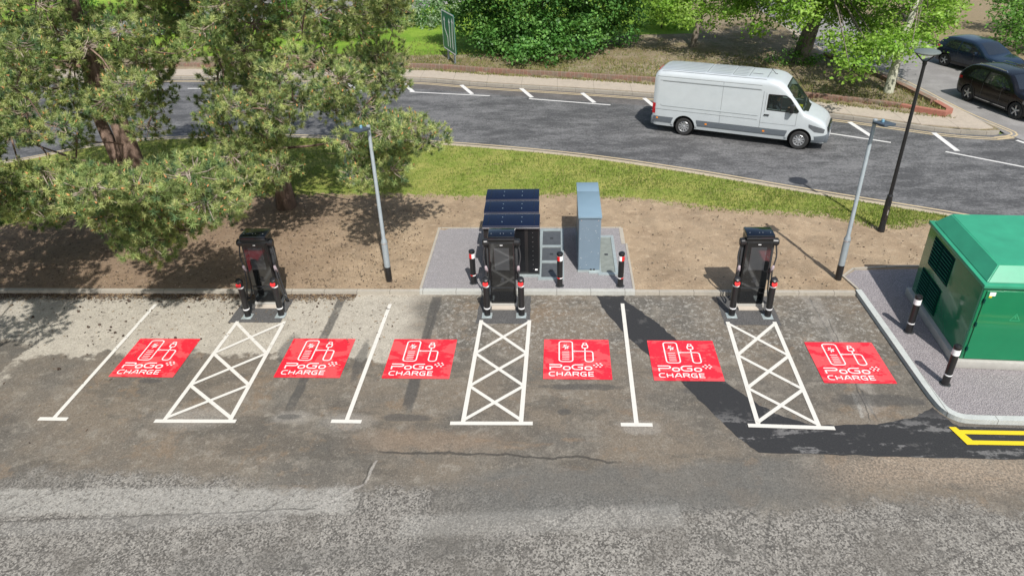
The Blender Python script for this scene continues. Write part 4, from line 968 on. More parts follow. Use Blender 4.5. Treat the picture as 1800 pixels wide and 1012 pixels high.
for s in (1,-1):
    b=bmesh.new(); vs_.patch(b,[(x,z) for x,z in win],s,-.004); g=obj('side_window',b,M_wind,van,True)
    b=bmesh.new(); 
    for i in range(6):
        a=Vector(win[i]);c=Vector(win[(i+1)%6]); dd=(c-a).normalized(); nn=Vector((-dd.y,dd.x))*.02; vs_.patch(b,[tuple(a-nn),tuple(c-nn),tuple(c+nn),tuple(a+nn)],s,.003)
    vs_.patch(b,[(4.98,1.42),(5.01,1.42),(5.01,2.0),(4.98,2.0)],s,.002)
    obj('window_seal',b,M_blk,g)
    # grey strips, sill, seams
    b=bmesh.new()
    for x0,x1 in ((.05,.88),(1.84,5.36)): vs_.patch(b,[(x0,.47),(x1,.47),(x1,.68),(x0,.68)],s,.014)
    obj('side_cladding',b,M_vgrey,van,True)
    b=bmesh.new()
    for x0,x1,z0,z1 in ((1.86,5.34,.455,.47),(.05,.88,.68,.692),(1.84,5.36,.68,.692),(4.3,4.312,.5,2.1),(5.62,5.63,.9,1.38),(4.3,5.62,.895,.905),(.1,4.2,2.3,2.312),(2.75,2.76,.5,2.3),(.35,4.22,2.12,2.135),(.35,4.22,1.16,1.178),(4.41,4.42,2.05,1.3)): vs_.patch(b,[(x0,z0),(x1,z0),(x1,z1),(x0,z1)],s,.003)
    obj('panel_seams',b,M_seam,van)
    b=bmesh.new(); vs_.patch(b,[(.3,1.22),(.38,1.15),(4.22,1.15),(4.22,1.22)],s,.016); vs_.patch(b,[(.1,1.0),(4.2,1.0),(4.2,1.06),(.1,1.06)],s,.012); vs_.patch(b,[(.25,2.16),(4.2,2.16),(4.2,2.2),(.25,2.2)],s,.014); obj('body_crease',b,M_vanp,van,True)
    for x in (1.35,5.84):
        b=bmesh.new(); n=16
        pin=[(x+.45*math.cos(PI*(.02+.96*k/n)),.38+.45*math.sin(PI*(.02+.96*k/n))) for k in range(n+1)]; po=[(x+.54*math.cos(PI*(.02+.96*k/n)),.38+.54*math.sin(PI*(.02+.96*k/n))) for k in range(n+1)]
        for k in range(n): vs_.patch(b,[pin[k],pin[k+1],po[k+1],po[k]],s,.022,.3)
        obj('arch_trim',b,M_vanp if s else M_vgrey,van,True)
        b=bmesh.new(); tube(b,[(x,s*.67,.38),(x,s*.9,.38)],.43,20,cap=False); q=ring(b,Vector((x,s*.67,.38)),Vector((0,1,0)),.43,20,Vector((0,0,1))); b.faces.new(q); obj('wheel_well',b,M_blk,van)
    b=bmesh.new()
    for x,z in ((.18,.6),(2.2,.55),(4.45,.55)): vs_.patch(b,[(x,z),(x+.08,z),(x+.08,z+.06),(x,z+.06)],s,.022)
    obj('side_marker',b,M_amb,van)
    b=bmesh.new(); vs_.patch(b,[(4.42,1.2),(4.62,1.2),(4.62,1.25),(4.42,1.25)],s,.035); obj('door_handle',b,M_blk,van)
    b=bmesh.new(); vs_.patch(b,[(-.0+.005,.8),(.12,.8),(.12,1.22),(.005,1.22)],s,.012); 
    yy=vs_.side(0,1); box(b,-.02,.0,min(s*yy,s*(yy-.13)),max(s*yy,s*(yy-.13)),.78,1.24,.004); obj('tail_light',b,M_tail,van)
    # mirror
    b=bmesh.new(); box(b,5.35,5.5,s*1.1-.09,s*1.1+.09,1.42,1.74,.03); tube(b,[(5.45,s*.97,1.5),(5.43,s*1.08,1.55)],.035,8); obj('mirror',b,M_blk,van,'auto')
    b=bmesh.new(); vs_.patch(b,[(6.1,1.02),(6.58,.9),(6.7,.84),(6.68,.7),(6.35,.74),(6.12,.9)],s,.012,.06); 
    obj('headlight',b,M_lamp,van,True)
    b=bmesh.new(); vs_.patch(b,[(6.3,.3),(6.78,.34),(6.76,.62),(6.3,.55)],s,.02,.08); obj('bumper_corner',b,M_vgrey,van,True)
b=bmesh.new(); vs_.patch(b,ws,'top',-.004,.08); g=obj('windscreen',b,M_wind,van,True)
b=bmesh.new()
for i in range(8):
    a=Vector(ws[i]);c=Vector(ws[(i+1)%8]); dd=(c-a).normalized(); nn=Vector((-dd.y,dd.x))*.02; vs_.patch(b,[tuple(a-nn),tuple(c-nn),tuple(c+nn),tuple(a+nn)],'top',.004,.08)
vs_.patch(b,[(5.86,-.62),(5.98,-.5),(5.98,.5),(5.86,.62)],'top',.005,.08)
for y in (-.5,.15): a=Vector((5.85,y)); c=Vector((5.75,y+.55)); nn=Vector((.015,.003)); vs_.patch(b,[tuple(a-nn),tuple(a+nn),tuple(c+nn),tuple(c-nn)],'top',.02,.1)
obj('windscreen_surround',b,M_blk,g)
b=bmesh.new()
for k in range(7):
    y=-.66+k*.22
    for x0,x1 in ((.25,1.95),(2.1,2.95),(3.05,3.55)): vs_.patch(b,[(x0,y-.035),(x1,y-.035),(x1,y+.035),(x0,y+.035)],'top',.014,.2)
vs_.patch(b,[(3.7,-.28),(4.1,-.28),(4.1,.28),(3.7,.28)],'top',.02,.2); obj('roof_ribs',b,M_vanp,van,True)
b=bmesh.new()
for x in (2.0,3.0,3.62,4.3): vs_.patch(b,[(x,-.8),(x+.02,-.8),(x+.02,.8),(x,.8)],'top',.004,.2)
for y in (-.8,.8): vs_.patch(b,[(.25,y-.01),(4.3,y-.01),(4.3,y+.01),(.25,y+.01)],'top',.004,.3)
obj('roof_seams',b,M_seam,van)
b=bmesh.new(); box(b,-.015,.02,-.3,.3,2.38,2.44); obj('high_brake_light',b,M_tail,van)
b=bmesh.new(); tube(b,[(4.55,0,2.53),(4.35,0,2.72)],.012,6); lathe(b,[(.04,2.53),(.03,2.56)],8,(4.56,0,0)); obj('aerial',b,M_blk,van)
b=bmesh.new(); box(b,6.74,6.83,-.62,.62,.66,.86,.02); 
obj('grille',b,M_blk,van,'auto')
b=bmesh.new()
for z in (.72,.8): box(b,6.825,6.838,-.58,.58,z,z+.018)
lathe(b,[(.085,0),(.085,.012)],20,(6.83,0,.76),Matrix.Rotation(R(90),3,'Y')); obj('grille_bars',b,M_chr,van)
b=bmesh.new(); box(b,6.6,6.86,-.78,.78,.3,.64,.05); obj('front_bumper',b,M_vgrey,van,'auto')
b=bmesh.new(); box(b,6.855,6.865,-.26,.26,.42,.53); obj('number_plate',b,M_refl,van)
b=bmesh.new(); box(b,-.07,.08,-.93,.93,.32,.68,.04); obj('rear_bumper',b,M_vgrey,van,'auto')
b=bmesh.new(); box(b,-.012,.0,-.008,.008,.7,2.3); box(b,-.03,.0,.1,.16,1.2,1.35,.005); obj('rear_door_seam',b,M_seam,van)
b=bmesh.new(); box(b,5.35,5.72,-.82,.82,.9,1.28,.05); obj('dashboard',b,M_blk,van,'auto')
for y in (-.45,.45):
    b=bmesh.new(); box(b,4.62,5.1,y-.25,y+.25,.85,1.02,.04); box(b,4.5,4.66,y-.24,y+.24,1.0,1.6,.05); box(b,4.5,4.62,y-.13,y+.13,1.62,1.84,.04); obj('seat',b,plain('seat_fabric',(.06,.065,.07),.9),van,'auto')
b=bmesh.new(); pts=[(5.33+.06*math.cos(a)*.4,-.45+.19*math.cos(2*PI*k/16),1.32+.17*math.sin(2*PI*k/16)) for k,a in [(k,2*PI*k/16) for k in range(17)]]; tube(b,pts,.014,6); obj('steering_wheel',b,M_blk,van)
for x in (1.35,5.84):
    for s in (1,-1): wheel('wheel',van,x,s*.87,.355,.225,s,.225,10)
# driver, seated (one skinned surface), and a folded vest on the dashboard
VM=Matrix.Translation((4.32,30.71,.01))@Matrix.Rotation(R(-22.9),4,'Z')
def skinned(name,verts,edges,rad,mat,root=0):
    me=bpy.data.meshes.new(name); me.from_pydata(verts,edges,[]); o=bpy.data.objects.new(name,me); COL.objects.link(o)
    m=o.modifiers.new('s','SKIN'); m.use_smooth_shade=True
    for i,v in enumerate(me.skin_vertices[0].data): v.radius=rad[i] if isinstance(rad[i],tuple) else (rad[i],rad[i]); v.use_root=(i==root)
    o.modifiers.new('u','SUBSURF').levels=1
    dg=bpy.context.evaluated_depsgraph_get(); m2=bpy.data.meshes.new_from_object(o.evaluated_get(dg)); o.modifiers.clear(); o.data=m2; m2.materials.clear()
    for m in mat: m2.materials.append(m)
    m2.polygons.foreach_set('use_smooth',[True]*len(m2.polygons)); return o
skin=plain('skin',(.5,.3,.22),.6); cloth=plain('dark_jacket',(.05,.06,.08),.9); hair=plain('dark_hair',(.03,.02,.015),.8)
y=-.45
vv=[(4.75,y,1.1),(4.74,y,1.3),(4.76,y,1.5),(4.79,y,1.6),(4.81,y,1.68),(4.83,y,1.77),(4.83,y,1.86),
    (4.77,y-.19,1.5),(4.95,y-.24,1.3),(5.2,y-.17,1.36),(5.28,y-.15,1.38),(4.77,y+.19,1.5),(4.95,y+.24,1.3),(5.2,y+.17,1.36),(5.28,y+.15,1.38),
    (4.8,y-.1,1.08),(5.18,y-.14,1.08),(5.22,y-.14,.85),(4.8,y+.1,1.08),(5.18,y+.14,1.08),(5.22,y+.14,.85)]
ee=[(0,1),(1,2),(2,3),(3,4),(4,5),(5,6),(2,7),(7,8),(8,9),(9,10),(2,11),(11,12),(12,13),(13,14),(0,15),(15,16),(16,17),(0,18),(18,19),(19,20)]
rr=[(.13,.16),(.12,.16),(.11,.15),.06,(.065,.065),(.095,.08),(.08,.07),.065,.05,.035,.035,.065,.05,.035,.035,.09,.07,.055,.09,.07,.055]
P=skinned('person',vv,ee,rr,[cloth,skin]); P.location=(0,0,0)
for f in P.data.polygons:
    c=f.center
    if c.z>1.63 or c.x>5.19 and c.z>1.25: f.material_index=1
P.matrix_world=VM; tag(P,'person in a dark jacket sitting at the wheel of the white van','person')
b=bmesh.new(); lathe(b,[(.085,-.02),(.1,.03),(.085,.08),(.04,.105)],14,(4.815,y,1.84)); h=obj('hair',b,hair,P,True)
b=bmesh.new(); box(b,5.4,5.68,-.05,.42,1.283,1.35,.02); box(b,5.44,5.62,-.1,.1,1.35,1.38,.01); o=obj('high_vis_vest',b,plain('bright_yellow_cloth',(.75,.68,.02),.8),None,'auto'); o.matrix_world=VM; tag(o,'folded bright yellow high visibility vest on the dashboard of the white van','vest')

def car(name,label,loc,rz,T,belt,slope,wb,xr,wr,paint,side_w,ws,rw,rails=True,pillar=()):
    t=thing(name,label,'car',loc,rz,'dark cars waiting on the side road')
    S_=Shell(T,belt,slope,.035,.07); bd=obj('body',S_.mesh(70),paint,t); cs=[]
    L=T[-1][0]
    for x in (xr,xr+wb):
        for s in (1,-1): b=bmesh.new(); tube(b,[(x,s*.55,wr+.01),(x,s*1.3,wr+.01)],wr+.05,28); cs.append(cutter(b,M_blk))
    boolean(bd,cs)
    for s in (1,-1):
        for pg in side_w:
            b=bmesh.new(); S_.patch(b,pg,s,.004,.07); obj('side_window',b,M_dkglass,t,True)
        b=bmesh.new()
        for x in (xr,xr+wb):
            n=14; 
            for k in range(n):
                a0=PI*(-.05+1.1*k/n);a1=PI*(-.05+1.1*(k+1)/n); ri,ro=wr+.045,wr+.1
                S_.patch(b,[(x+ri*math.cos(a0),wr+ri*math.sin(a0)),(x+ri*math.cos(a1),wr+ri*math.sin(a1)),(x+ro*math.cos(a1),wr+ro*math.sin(a1)),(x+ro*math.cos(a0),wr+ro*math.sin(a0))],s,.012,.3)
        S_.patch(b,[(xr+wr+.12,.24),(xr+wb-wr-.12,.24),(xr+wb-wr-.12,.36),(xr+wr+.12,.36)],s,.012)
        obj('lower_cladding',b,M_blk,t,True)
        if rails:
            b=bmesh.new(); S_.patch(b,[(xr+wr+.14,.3),(xr+wb-wr-.14,.3),(xr+wb-wr-.14,.325),(xr+wr+.14,.325)],s,.02); obj('sill_trim',b,M_chr,t)
            zt=lambda x:S_.f(x)[1]; b=bmesh.new(); xs_=[T[-1][0]*f for f in (.18,.2,.3,.42,.52,.54)]; tube(b,[(x,s*(S_.raw(x,zt(x)-.1)-.09),zt(x)+(.005 if i in (0,5) else .045)) for i,x in enumerate(xs_)],.018,6); obj('roof_rail',b,M_chr,t)
        b=bmesh.new()
        for x in pillar: S_.patch(b,[(x,.36),(x+.012,.36),(x+.012,belt),(x,belt)],s,.003)
        obj('door_seam',b,M_seam,t)
        b=bmesh.new()
        for x in pillar[:2]: S_.patch(b,[(x+.08,belt-.14),(x+.26,belt-.14),(x+.26,belt-.1),(x+.08,belt-.1)],s,.03)
        obj('door_handle',b,paint,t)
        mx=pg_front=max(p[0] for p in side_w[-1])-.28; b=bmesh.new(); w_=S_.side(mx,belt); box(b,mx,mx+.12,s*(w_+.1)-.09,s*(w_+.1)+.09,belt+.0,belt+.15,.03); obj('mirror',b,paint,t,'auto')
        b=bmesh.new(); S_.patch(b,[(L-.62,.7),(L-.1,.62),(L-.12,.76),(L-.6,.83)],s,.01,.06); obj('headlight',b,M_lamp,t,True)
        b=bmesh.new(); S_.patch(b,[(.03,.82),(.35,.9),(.34,.99),(.04,1.0)],s,.01,.06); obj('tail_light',b,M_tail,t,True)
    b=bmesh.new(); S_.patch(b,ws,'top',.005,.08); obj('windscreen',b,M_dkglass,t,True)
    b=bmesh.new(); S_.patch(b,rw,'top',.005,.05); obj('rear_window',b,M_dkglass,t,True)
    b=bmesh.new(); box(b,L-.06,L+.015,-.5,.5,.5,.68,.02); obj('grille',b,M_blk,t,'auto')
    b=bmesh.new(); box(b,L+.012,L+.022,-.26,.26,.36,.47); obj('number_plate',b,M_refl,t)
    for x in (xr,xr+wb):
        for s in (1,-1): wheel('wheel',t,x,s*(T[3][3]-.115),wr,.22,s,wr*.7,5,True)
    return t
blackp=plain('black_car_paint',(.004,.004,.005),.22,var=.05,coat=.25,spec=.35); bluep=carpaint('dark_blue_car_paint',(.008,.016,.03),.15)
T1=[(0,.35,.95,.72,.15),(.05,.3,1.12,.8,.15),(.18,.25,1.3,.86,.14),(.55,.22,1.54,.9,.15),(1.1,.22,1.61,.92,.17),(2.0,.22,1.62,.92,.18),(2.55,.22,1.57,.92,.17),(2.95,.22,1.38,.92,.13),(3.3,.22,1.12,.915,.12),(3.45,.22,1.06,.91,.14),(3.9,.22,1.0,.89,.16),(4.2,.24,.9,.82,.16),(4.34,.27,.78,.72,.12),(4.4,.34,.66,.62,.08)]
a=R(-74.5); fw=Vector((math.cos(a),math.sin(a))); lf=Vector((-fw.y,fw.x)); o_=Vector((18.42,33.47))+lf*.82-fw*.85
car('parked_car','black crossover car with silver roof rails and five spoke wheels at the right edge',(o_.x,o_.y,.01),a,T1,1.0,.42,2.69,.85,.35,blackp,
 [[(.62,1.06),(.8,1.36),(1.12,1.46),(1.55,1.48),(1.55,1.03)],[(1.63,1.03),(1.63,1.48),(2.3,1.46),(2.62,1.34),(3.02,1.08),(3.0,1.04)]],
 [(2.62,-.5),(2.62,.5),(3.25,.68),(3.3,.4),(3.3,-.4),(3.25,-.68)],[(.12,-.55),(.12,.55),(.42,.5),(.42,-.5)],True,(1.6,2.62,.95))
T2=[(0,.33,.9,.7,.15),(.05,.28,1.05,.78,.15),(.15,.24,1.22,.83,.14),(.45,.22,1.42,.86,.15),(.95,.22,1.48,.88,.17),(1.75,.22,1.47,.88,.17),(2.2,.22,1.4,.88,.16),(2.65,.22,1.18,.88,.12),(2.98,.22,.98,.875,.12),(3.1,.22,.94,.87,.14),(3.5,.22,.88,.85,.16),(3.8,.24,.8,.78,.16),(3.93,.27,.7,.7,.12),(3.98,.34,.6,.6,.08)]
a=R(-66); fw=Vector((math.cos(a),math.sin(a))); lf=Vector((-fw.y,fw.x)); o_=Vector((20.03,39.42))+lf*.78-fw*.72
car('parked_car','small dark blue hatchback waiting on the side road behind the black crossover',(o_.x,o_.y,.01),a,T2,.92,.42,2.5,.72,.31,bluep,
 [[(.55,.98),(.7,1.24),(1.0,1.34),(1.35,1.35),(1.35,.95)],[(1.43,.95),(1.43,1.35),(2.0,1.32),(2.3,1.2),(2.68,.98),(2.66,.95)]],
 [(2.22,-.48),(2.22,.48),(2.93,.64),(2.98,.4),(2.98,-.4),(2.93,-.64)],[(.1,-.5),(.1,.5),(.34,.46),(.34,-.46)],False,(1.4,2.35))
# ---------------- trees ----------------
M_pbark=mat_bark('pine_bark',(.13,.09,.07),(.26,.18,.14)); M_twig=mat_bark('pale_twigs',(.24,.19,.15),(.38,.32,.27),9); M_bark=mat_bark('grey_bark',(.12,.1,.08),(.25,.21,.17)); M_pale=mat_bark('pale_bark',(.34,.34,.26),(.5,.49,.4),3)
M_need=mat_leafy('pine_needles',.3,.6); M_leaf=mat_leafy('broad_leaves',.42,.45)
def rnddir(rs,n):
    v=rs.normal(size=(n,3)); return v/np.linalg.norm(v,axis=1)[:,None]
def pine(label,base,H,tr,clumps,seed,lean=(0,0),twin=False):
    rs=np.random.RandomState(seed); t=thing('pine_tree',label,'tree',(*base,VZ))
    B0=np.array([*base,VZ]); L=np.array([lean[0],lean[1],0])
    axis=lambda h: B0+L*(h/H)+np.array([math.sin(h*.8+seed)*.12,math.cos(h*.7)*.1,h])
    b=bmesh.new(); n=12; tube(b,[Vector(axis(H*k/n)-B0)+Vector((0,0,-.15 if k==0 else 0)) for k in range(n+1)],[tr*(1.25 if k==0 else 1)*(1-.9*k/n)+.02 for k in range(n+1)],14); 
    if twin: tube(b,[Vector((0,0,.4)),Vector((-.5,.2,1.6)),Vector((-.9,.5,3.2)),Vector((-1.0,.9,5.6)),Vector((-1.1,1.0,7.5))],[tr*.7,tr*.6,tr*.5,tr*.3,.05],12)
    obj('trunk',b,M_pbark,t,True)
    b=bmesh.new(); tw=bmesh.new(); NV=[];NF=[];NC=[]; nv=0
    clumps=sorted([np.array(c,float) for c in clumps],key=lambda c:np.linalg.norm((c-B0)[:2])); hubs=[]
    for ci,c in enumerate(clumps):
        hd=np.linalg.norm((c-B0)[:2]); h0=min(H*.95,max(1.6,c[2]-.28*hd-rs.uniform(-.3,.8)))
        a=axis(h0); near_=[q for q in hubs if np.linalg.norm(q-c)<1.7]
        if near_: a=min(near_,key=lambda q:np.linalg.norm(q-c)); hd=min(hd,1.5)
        hubs.append(c); m1=a*.6+c*.4+np.array([0,0,-.12*hd*.4+rs.uniform(-.1,.15)]); m2=a*.22+c*.78+np.array([rs.uniform(-.2,.2),rs.uniform(-.2,.2),-.15])
        r0=min(.055,.02+.007*hd); tube(b,[Vector(p-B0) for p in (a,m1,m2,c)],[r0,r0*.7,r0*.42,.014],6,cap=False)
        R_=rs.uniform(.5,.8); nt=int(62*R_**2/.4)
        d=rnddir(rs,nt); rad=rs.uniform(.35,1,nt)**.6; pos=c+d*rad[:,None]*np.array([R_,R_,R_*.62])
        for p in pos[::4]:   # twigs
            q=c+(p-c)*.15+rs.normal(size=3)*.05; tube(tw,[Vector(q-B0),Vector((q+p)/2-B0)+Vector((0,0,-.04)),Vector(p-B0)],[.014,.011,.007],3,cap=False)
        for p,dd in zip(pos,d):
            ax=dd*.75+np.array([0,0,.75])+rs.normal(size=3)*.25; ax/=np.linalg.norm(ax)
            k=44; nd=ax*.55+rnddir(rs,k)*.9; nd/=np.linalg.norm(nd,axis=1)[:,None]; ln=rs.uniform(.10,.155,k)[:,None]
            s0=p+ax*rs.uniform(-.04,.05,k)[:,None]; pr=np.cross(nd,rnddir(rs,k)); pr/=np.linalg.norm(pr,axis=1)[:,None]+1e-9; pr*=.0075
            tri=np.stack([s0-pr,s0+pr,s0+nd*ln],1).reshape(-1,3); NV.append(tri); NF.append(np.arange(k*3).reshape(-1,3)+nv); nv+=3*k
            v=rs.uniform(.7,1.3); u=rs.rand()
            col=np.array([.205,.27,.095])*v if u<.5 else (np.array([.37,.41,.16])*v if u<.86 else np.array([.1,.165,.075])*v)
            cc=np.tile(col,(3*k,1)); cc[2::3]*=1.35; NC.append(cc)
            w_=rs.rand()
            if w_<.5:    # new shoot or male cone
                hh=.075 if w_<.36 else .05; rr_=.014 if w_<.36 else .026; cb=np.array([.48,.46,.2]) if w_<.36 else np.array([.6,.29,.12])
                e1=np.cross(ax,[.3,.9,.1]); e1/=np.linalg.norm(e1); e2=np.cross(ax,e1); p0=p+ax*.05
                q=np.array([p0+e1*rr_,p0-e1*rr_*.5+e2*rr_*.87,p0-e1*rr_*.5-e2*rr_*.87,p0+ax*(hh+.04)]); NV.append(q); NF.append(np.array([(0,1,3),(1,2,3),(2,0,3)])+nv); nv+=4; NC.append(np.tile(cb*rs.uniform(.8,1.2),(4,1)))
    obj('branches',b,M_pbark,t,True); obj('twigs',tw,M_twig,t)
    V=np.concatenate(NV)-B0; o=obj('foliage',npmesh('foliage',V,np.concatenate(NF),np.concatenate(NC)),M_need,t)
    return t
P1=[(-17.6,21.1,3.9),(-11.6,20.9,7.4),(-14.8,22.4,6.1),(-11.8,18.3,5),(-14.1,18.9,8.9),(-11.2,20.5,6.5),(-10.1,18.8,8.9),(-14.7,20.8,4.7),(-15.1,18.6,4),(-10.6,21.4,8.5),(-18.4,22.1,5.6),(-11.3,22.3,6.5),(-17.6,23.3,6.1),(-16.3,20.5,7.8),(-13.8,20.2,6.3),(-16.4,22.6,7.4),(-15.1,22,8.7),(-11.5,20.7,5.7),(-11.5,19.5,8),(-14.6,18.8,7.4),(-10.8,17.7,5.6),(-12.6,22.2,4.7),(-13.2,17.8,6.3),(-14.7,21.9,5.3),(-16.1,20.5,5.9),(-16.3,23.3,6),(-15.2,21.9,4.1),(-15.1,23.3,6.3),(-11.2,17.9,8.9),(-17.2,20.3,5.1),(-13.8,20.7,8),(-11,19,6.2),(-10.6,20.3,7.6),(-13.7,19.3,3.7),(-13,20.4,6.4),(-12.7,17,6.7),(-11.9,19.9,4.4),(-17.3,19.9,4.1),(-11.6,19,8),(-13.7,19.6,7.2),(-12.6,22.1,3.8),(-16.9,21.4,3.8),(-11.5,20.2,8.4),(-16.4,21.2,8.8),(-15.8,19.5,5.7),(-12.3,18.3,8.7),(-12.8,17,8),(-11.1,18.8,6.7),(-15.1,20.9,6.3),(-18.5,22.7,6.5),(-19.1,22.4,3.1),(-12.9,20.3,7.8),(-15.5,23.4,3.3),(-16.3,20,5),(-13.6,22.4,5.4),(-15.3,19.7,5.5),(-15.5,21.8,5.4),(-18.5,23.4,6.9),(-14.7,19,4.5),(-14.2,18.1,4.3),(-15.7,21,7.1),(-14.1,20.5,7.8),(-12.3,19.3,4.4),(-13.3,17,5.8),(-15,19.5,8.2),(-10,19.8,7.8),(-11.5,19.6,5.7),(-12.2,22.6,6.5),(-14.5,20.8,7.3),(-12,21.8,5.2),(-12.8,22.8,6.4),(-11.3,21.9,6.1),(-15.7,20.2,4.5),(-11.3,21.8,8.6),(-10.5,21.2,6.4),(-10.8,21.2,7.1),(-15.7,21.1,6.2),(-9.9,19.6,6),(-13,21.1,5),(-15.3,21.1,5.8),(-14.9,23.1,5),(-15.6,22.1,8.4),(-13.7,22.5,8.3),(-15.5,22,3.5),(-11.8,22.3,8.2),(-10.2,20.9,7.8),(-15.4,19.3,6.4),(-9.4,18.7,8.3),(-12.9,21.6,3.2),(-12.9,22.7,4),(-11.8,20.5,7.9),(-11.7,18,6.5),(-13.6,22.4,6.3),(-13.6,20.1,8.2),(-14.1,20,8.9),(-13.1,17.3,6.1),(-15.6,20.3,8.6),(-16,21.8,4.6),(-15.2,19.7,6),(-17.1,19.3,3.6),(-16.9,21.3,3.4),(-12.5,17.1,4.7),(-9.8,20.3,8.2),(-14.8,23.1,8.5),(-8.8,15.4,3.5),(-9.4,15.8,2.7),(-9.2,15.7,3.7),(-9.4,14.9,3.6),(-9,14.4,4.1),(-9.8,14.8,2.7),(-9.8,15.9,2.8),(-9.1,14.1,4.4),(-8.5,15,4),(-9.3,14.8,3.4),(-10.5,16.4,1.7),(-8.3,15.9,3),(-9.2,16.4,2.7),(-10.9,16,3.2),(-7.3,14.2,4.1),(-10,14,3.8),(-9.6,14.9,3),(-10.2,14.1,4),(-7.8,14.7,4.1),(-9.3,15.5,2.6),(-11.5,16.3,3.1),(-9,15.2,3.5),(-9.6,16,3.6),(-9.7,13.5,4.6),(-9.8,14.4,3.5),(-10.4,16.6,3.4),(-9.6,13.7,4.5),(-9.8,14.6,3.3),(-7.3,13.4,4.3),(-7.5,13.5,4.9),(-14.5,16.6,3),(-14.3,16.8,2.9),(-13.1,16.8,3.6),(-14.3,16.7,3.4),(-14.1,18.9,2.1),(-14.9,18.6,1.6),(-13.7,16.7,2.7),(-12.9,17.8,3.1),(-15.3,17.3,3.2),(-14,17.3,3),(-13.3,17.4,3.2),(-16.6,18.1,2),(-14.8,18,3),(-15.1,17.4,2.4),(-13.4,17,2.8),(-15.7,17.3,3.4),(-13.3,16.8,3.2),(-13.3,17.9,3.2)]
P2=[(-7.7,18.9,8.3),(-8,22.2,7.6),(-8.9,18.6,6.7),(-6.2,24.2,6.8),(-6.3,19.2,7.3),(-9.7,23,7.9),(-10.2,21.6,2.3),(-8.7,20.9,4.8),(-4.4,20.1,8.2),(-6.7,20.5,4.5),(-7.6,23,7.4),(-7.2,21.5,8.1),(-4.9,21.6,4.9),(-6.8,19.8,6.4),(-7,22.1,5.8),(-8.5,19.3,7.2),(-5,21.2,8.3),(-9.4,22.3,5.1),(-7.6,21.6,6.5),(-7.9,21.9,7.4),(-6.5,21.8,6.9),(-8,19.4,4.4),(-11.2,24.2,6.9),(-6.2,22.5,4.4),(-9.5,22.8,6.4),(-10.8,24.2,5.2),(-10.1,21,7),(-8,20.3,7.7),(-7,20.1,8),(-7.5,20.2,8.7),(-9.3,20.1,7.8),(-5.2,20.2,6.6),(-7.6,19.5,8.3),(-8.7,21.2,8.3),(-5.6,20,7.9),(-9.6,20.5,5.5),(-9.5,22.4,5.9),(-9.2,20.2,3.1),(-5.9,23.6,4.9),(-9.5,23.2,7.2),(-8.7,20.3,8.5),(-5.5,23.5,3.8),(-5.3,19.3,4.4),(-5.2,18.8,8.6),(-7.6,24.5,4.2),(-7.4,18.4,8.9),(-4.1,18.2,7.8),(-6.9,23.7,6.2),(-6.6,18.2,6.1),(-10.3,22.3,8.4),(-7,21.7,5.5),(-4.8,19.6,5.2),(-8.9,19.7,6.7),(-6.6,24.3,4.6),(-5.3,20.7,6.8),(-8.5,19.7,6),(-10,21,4.8),(-5.3,22.8,5),(-8.7,20,3.5),(-7.4,18.8,4.2),(-11.2,23.2,2.2),(-5,18.8,8.8),(-6.8,18.5,4.8),(-5.5,18.2,5.5),(-10.7,24.5,1.3),(-5.1,20.9,7.6),(-5.1,22.8,6),(-6.9,21.7,6.4),(-7.1,24.3,7.7),(-9.4,20.4,4.7),(-8,20.4,7),(-7,22.5,3.4),(-7,18.2,5.6),(-7.7,20.5,6.3),(-8,23,8.4),(-9.8,21.8,5.1),(-6.3,21.3,7.7),(-10.6,24.1,6.8),(-10,20.9,3.6),(-7.8,22.8,3.7),(-5.9,20.7,5.3),(-4.3,18.7,7.4),(-8.2,20.6,4.4),(-4.6,19.5,6.9),(-7.9,18.4,8.1),(-8.2,20,3.5),(-4.1,19,7.1),(-6.3,21.1,8.4),(-7.1,22.8,3.6),(-11.4,23,3.5),(-7.6,23.8,8.4),(-8.2,20.2,6.5),(-9.5,22.4,3.9),(-6.4,23.8,5.6),(-8.2,20.7,6),(-12.2,24,2.1),(-8.8,18.8,4.7),(-10.8,24,7.1),(-8,23.8,4.6),(-7.6,24.4,7),(-4.9,23.4,6.7),(-9.2,22.7,4.9),(-10.4,20.9,3.8),(-9.7,22.7,4.6),(-4.4,17.9,4.2),(-4.8,19.8,2.8),(-5.1,17.9,2.9),(-3.9,18.9,4),(-4.4,19.6,3.8),(-5.1,18.1,4.2),(-3.7,19.4,3.5),(-5.2,19.9,3.6),(-5.3,19.2,3),(-5.2,19.5,3.5),(-5.3,18,3.1),(-4.6,18.8,2.8),(-5.5,18.1,3.9),(-4.9,19.7,3.2),(-8.9,20.1,2.7),(-9.2,20.5,1.8),(-8.8,18.6,2.6),(-8,19.2,2.8),(-9.7,19.7,2.1),(-9.2,19.1,3.1),(-8.5,19.7,2.2)]
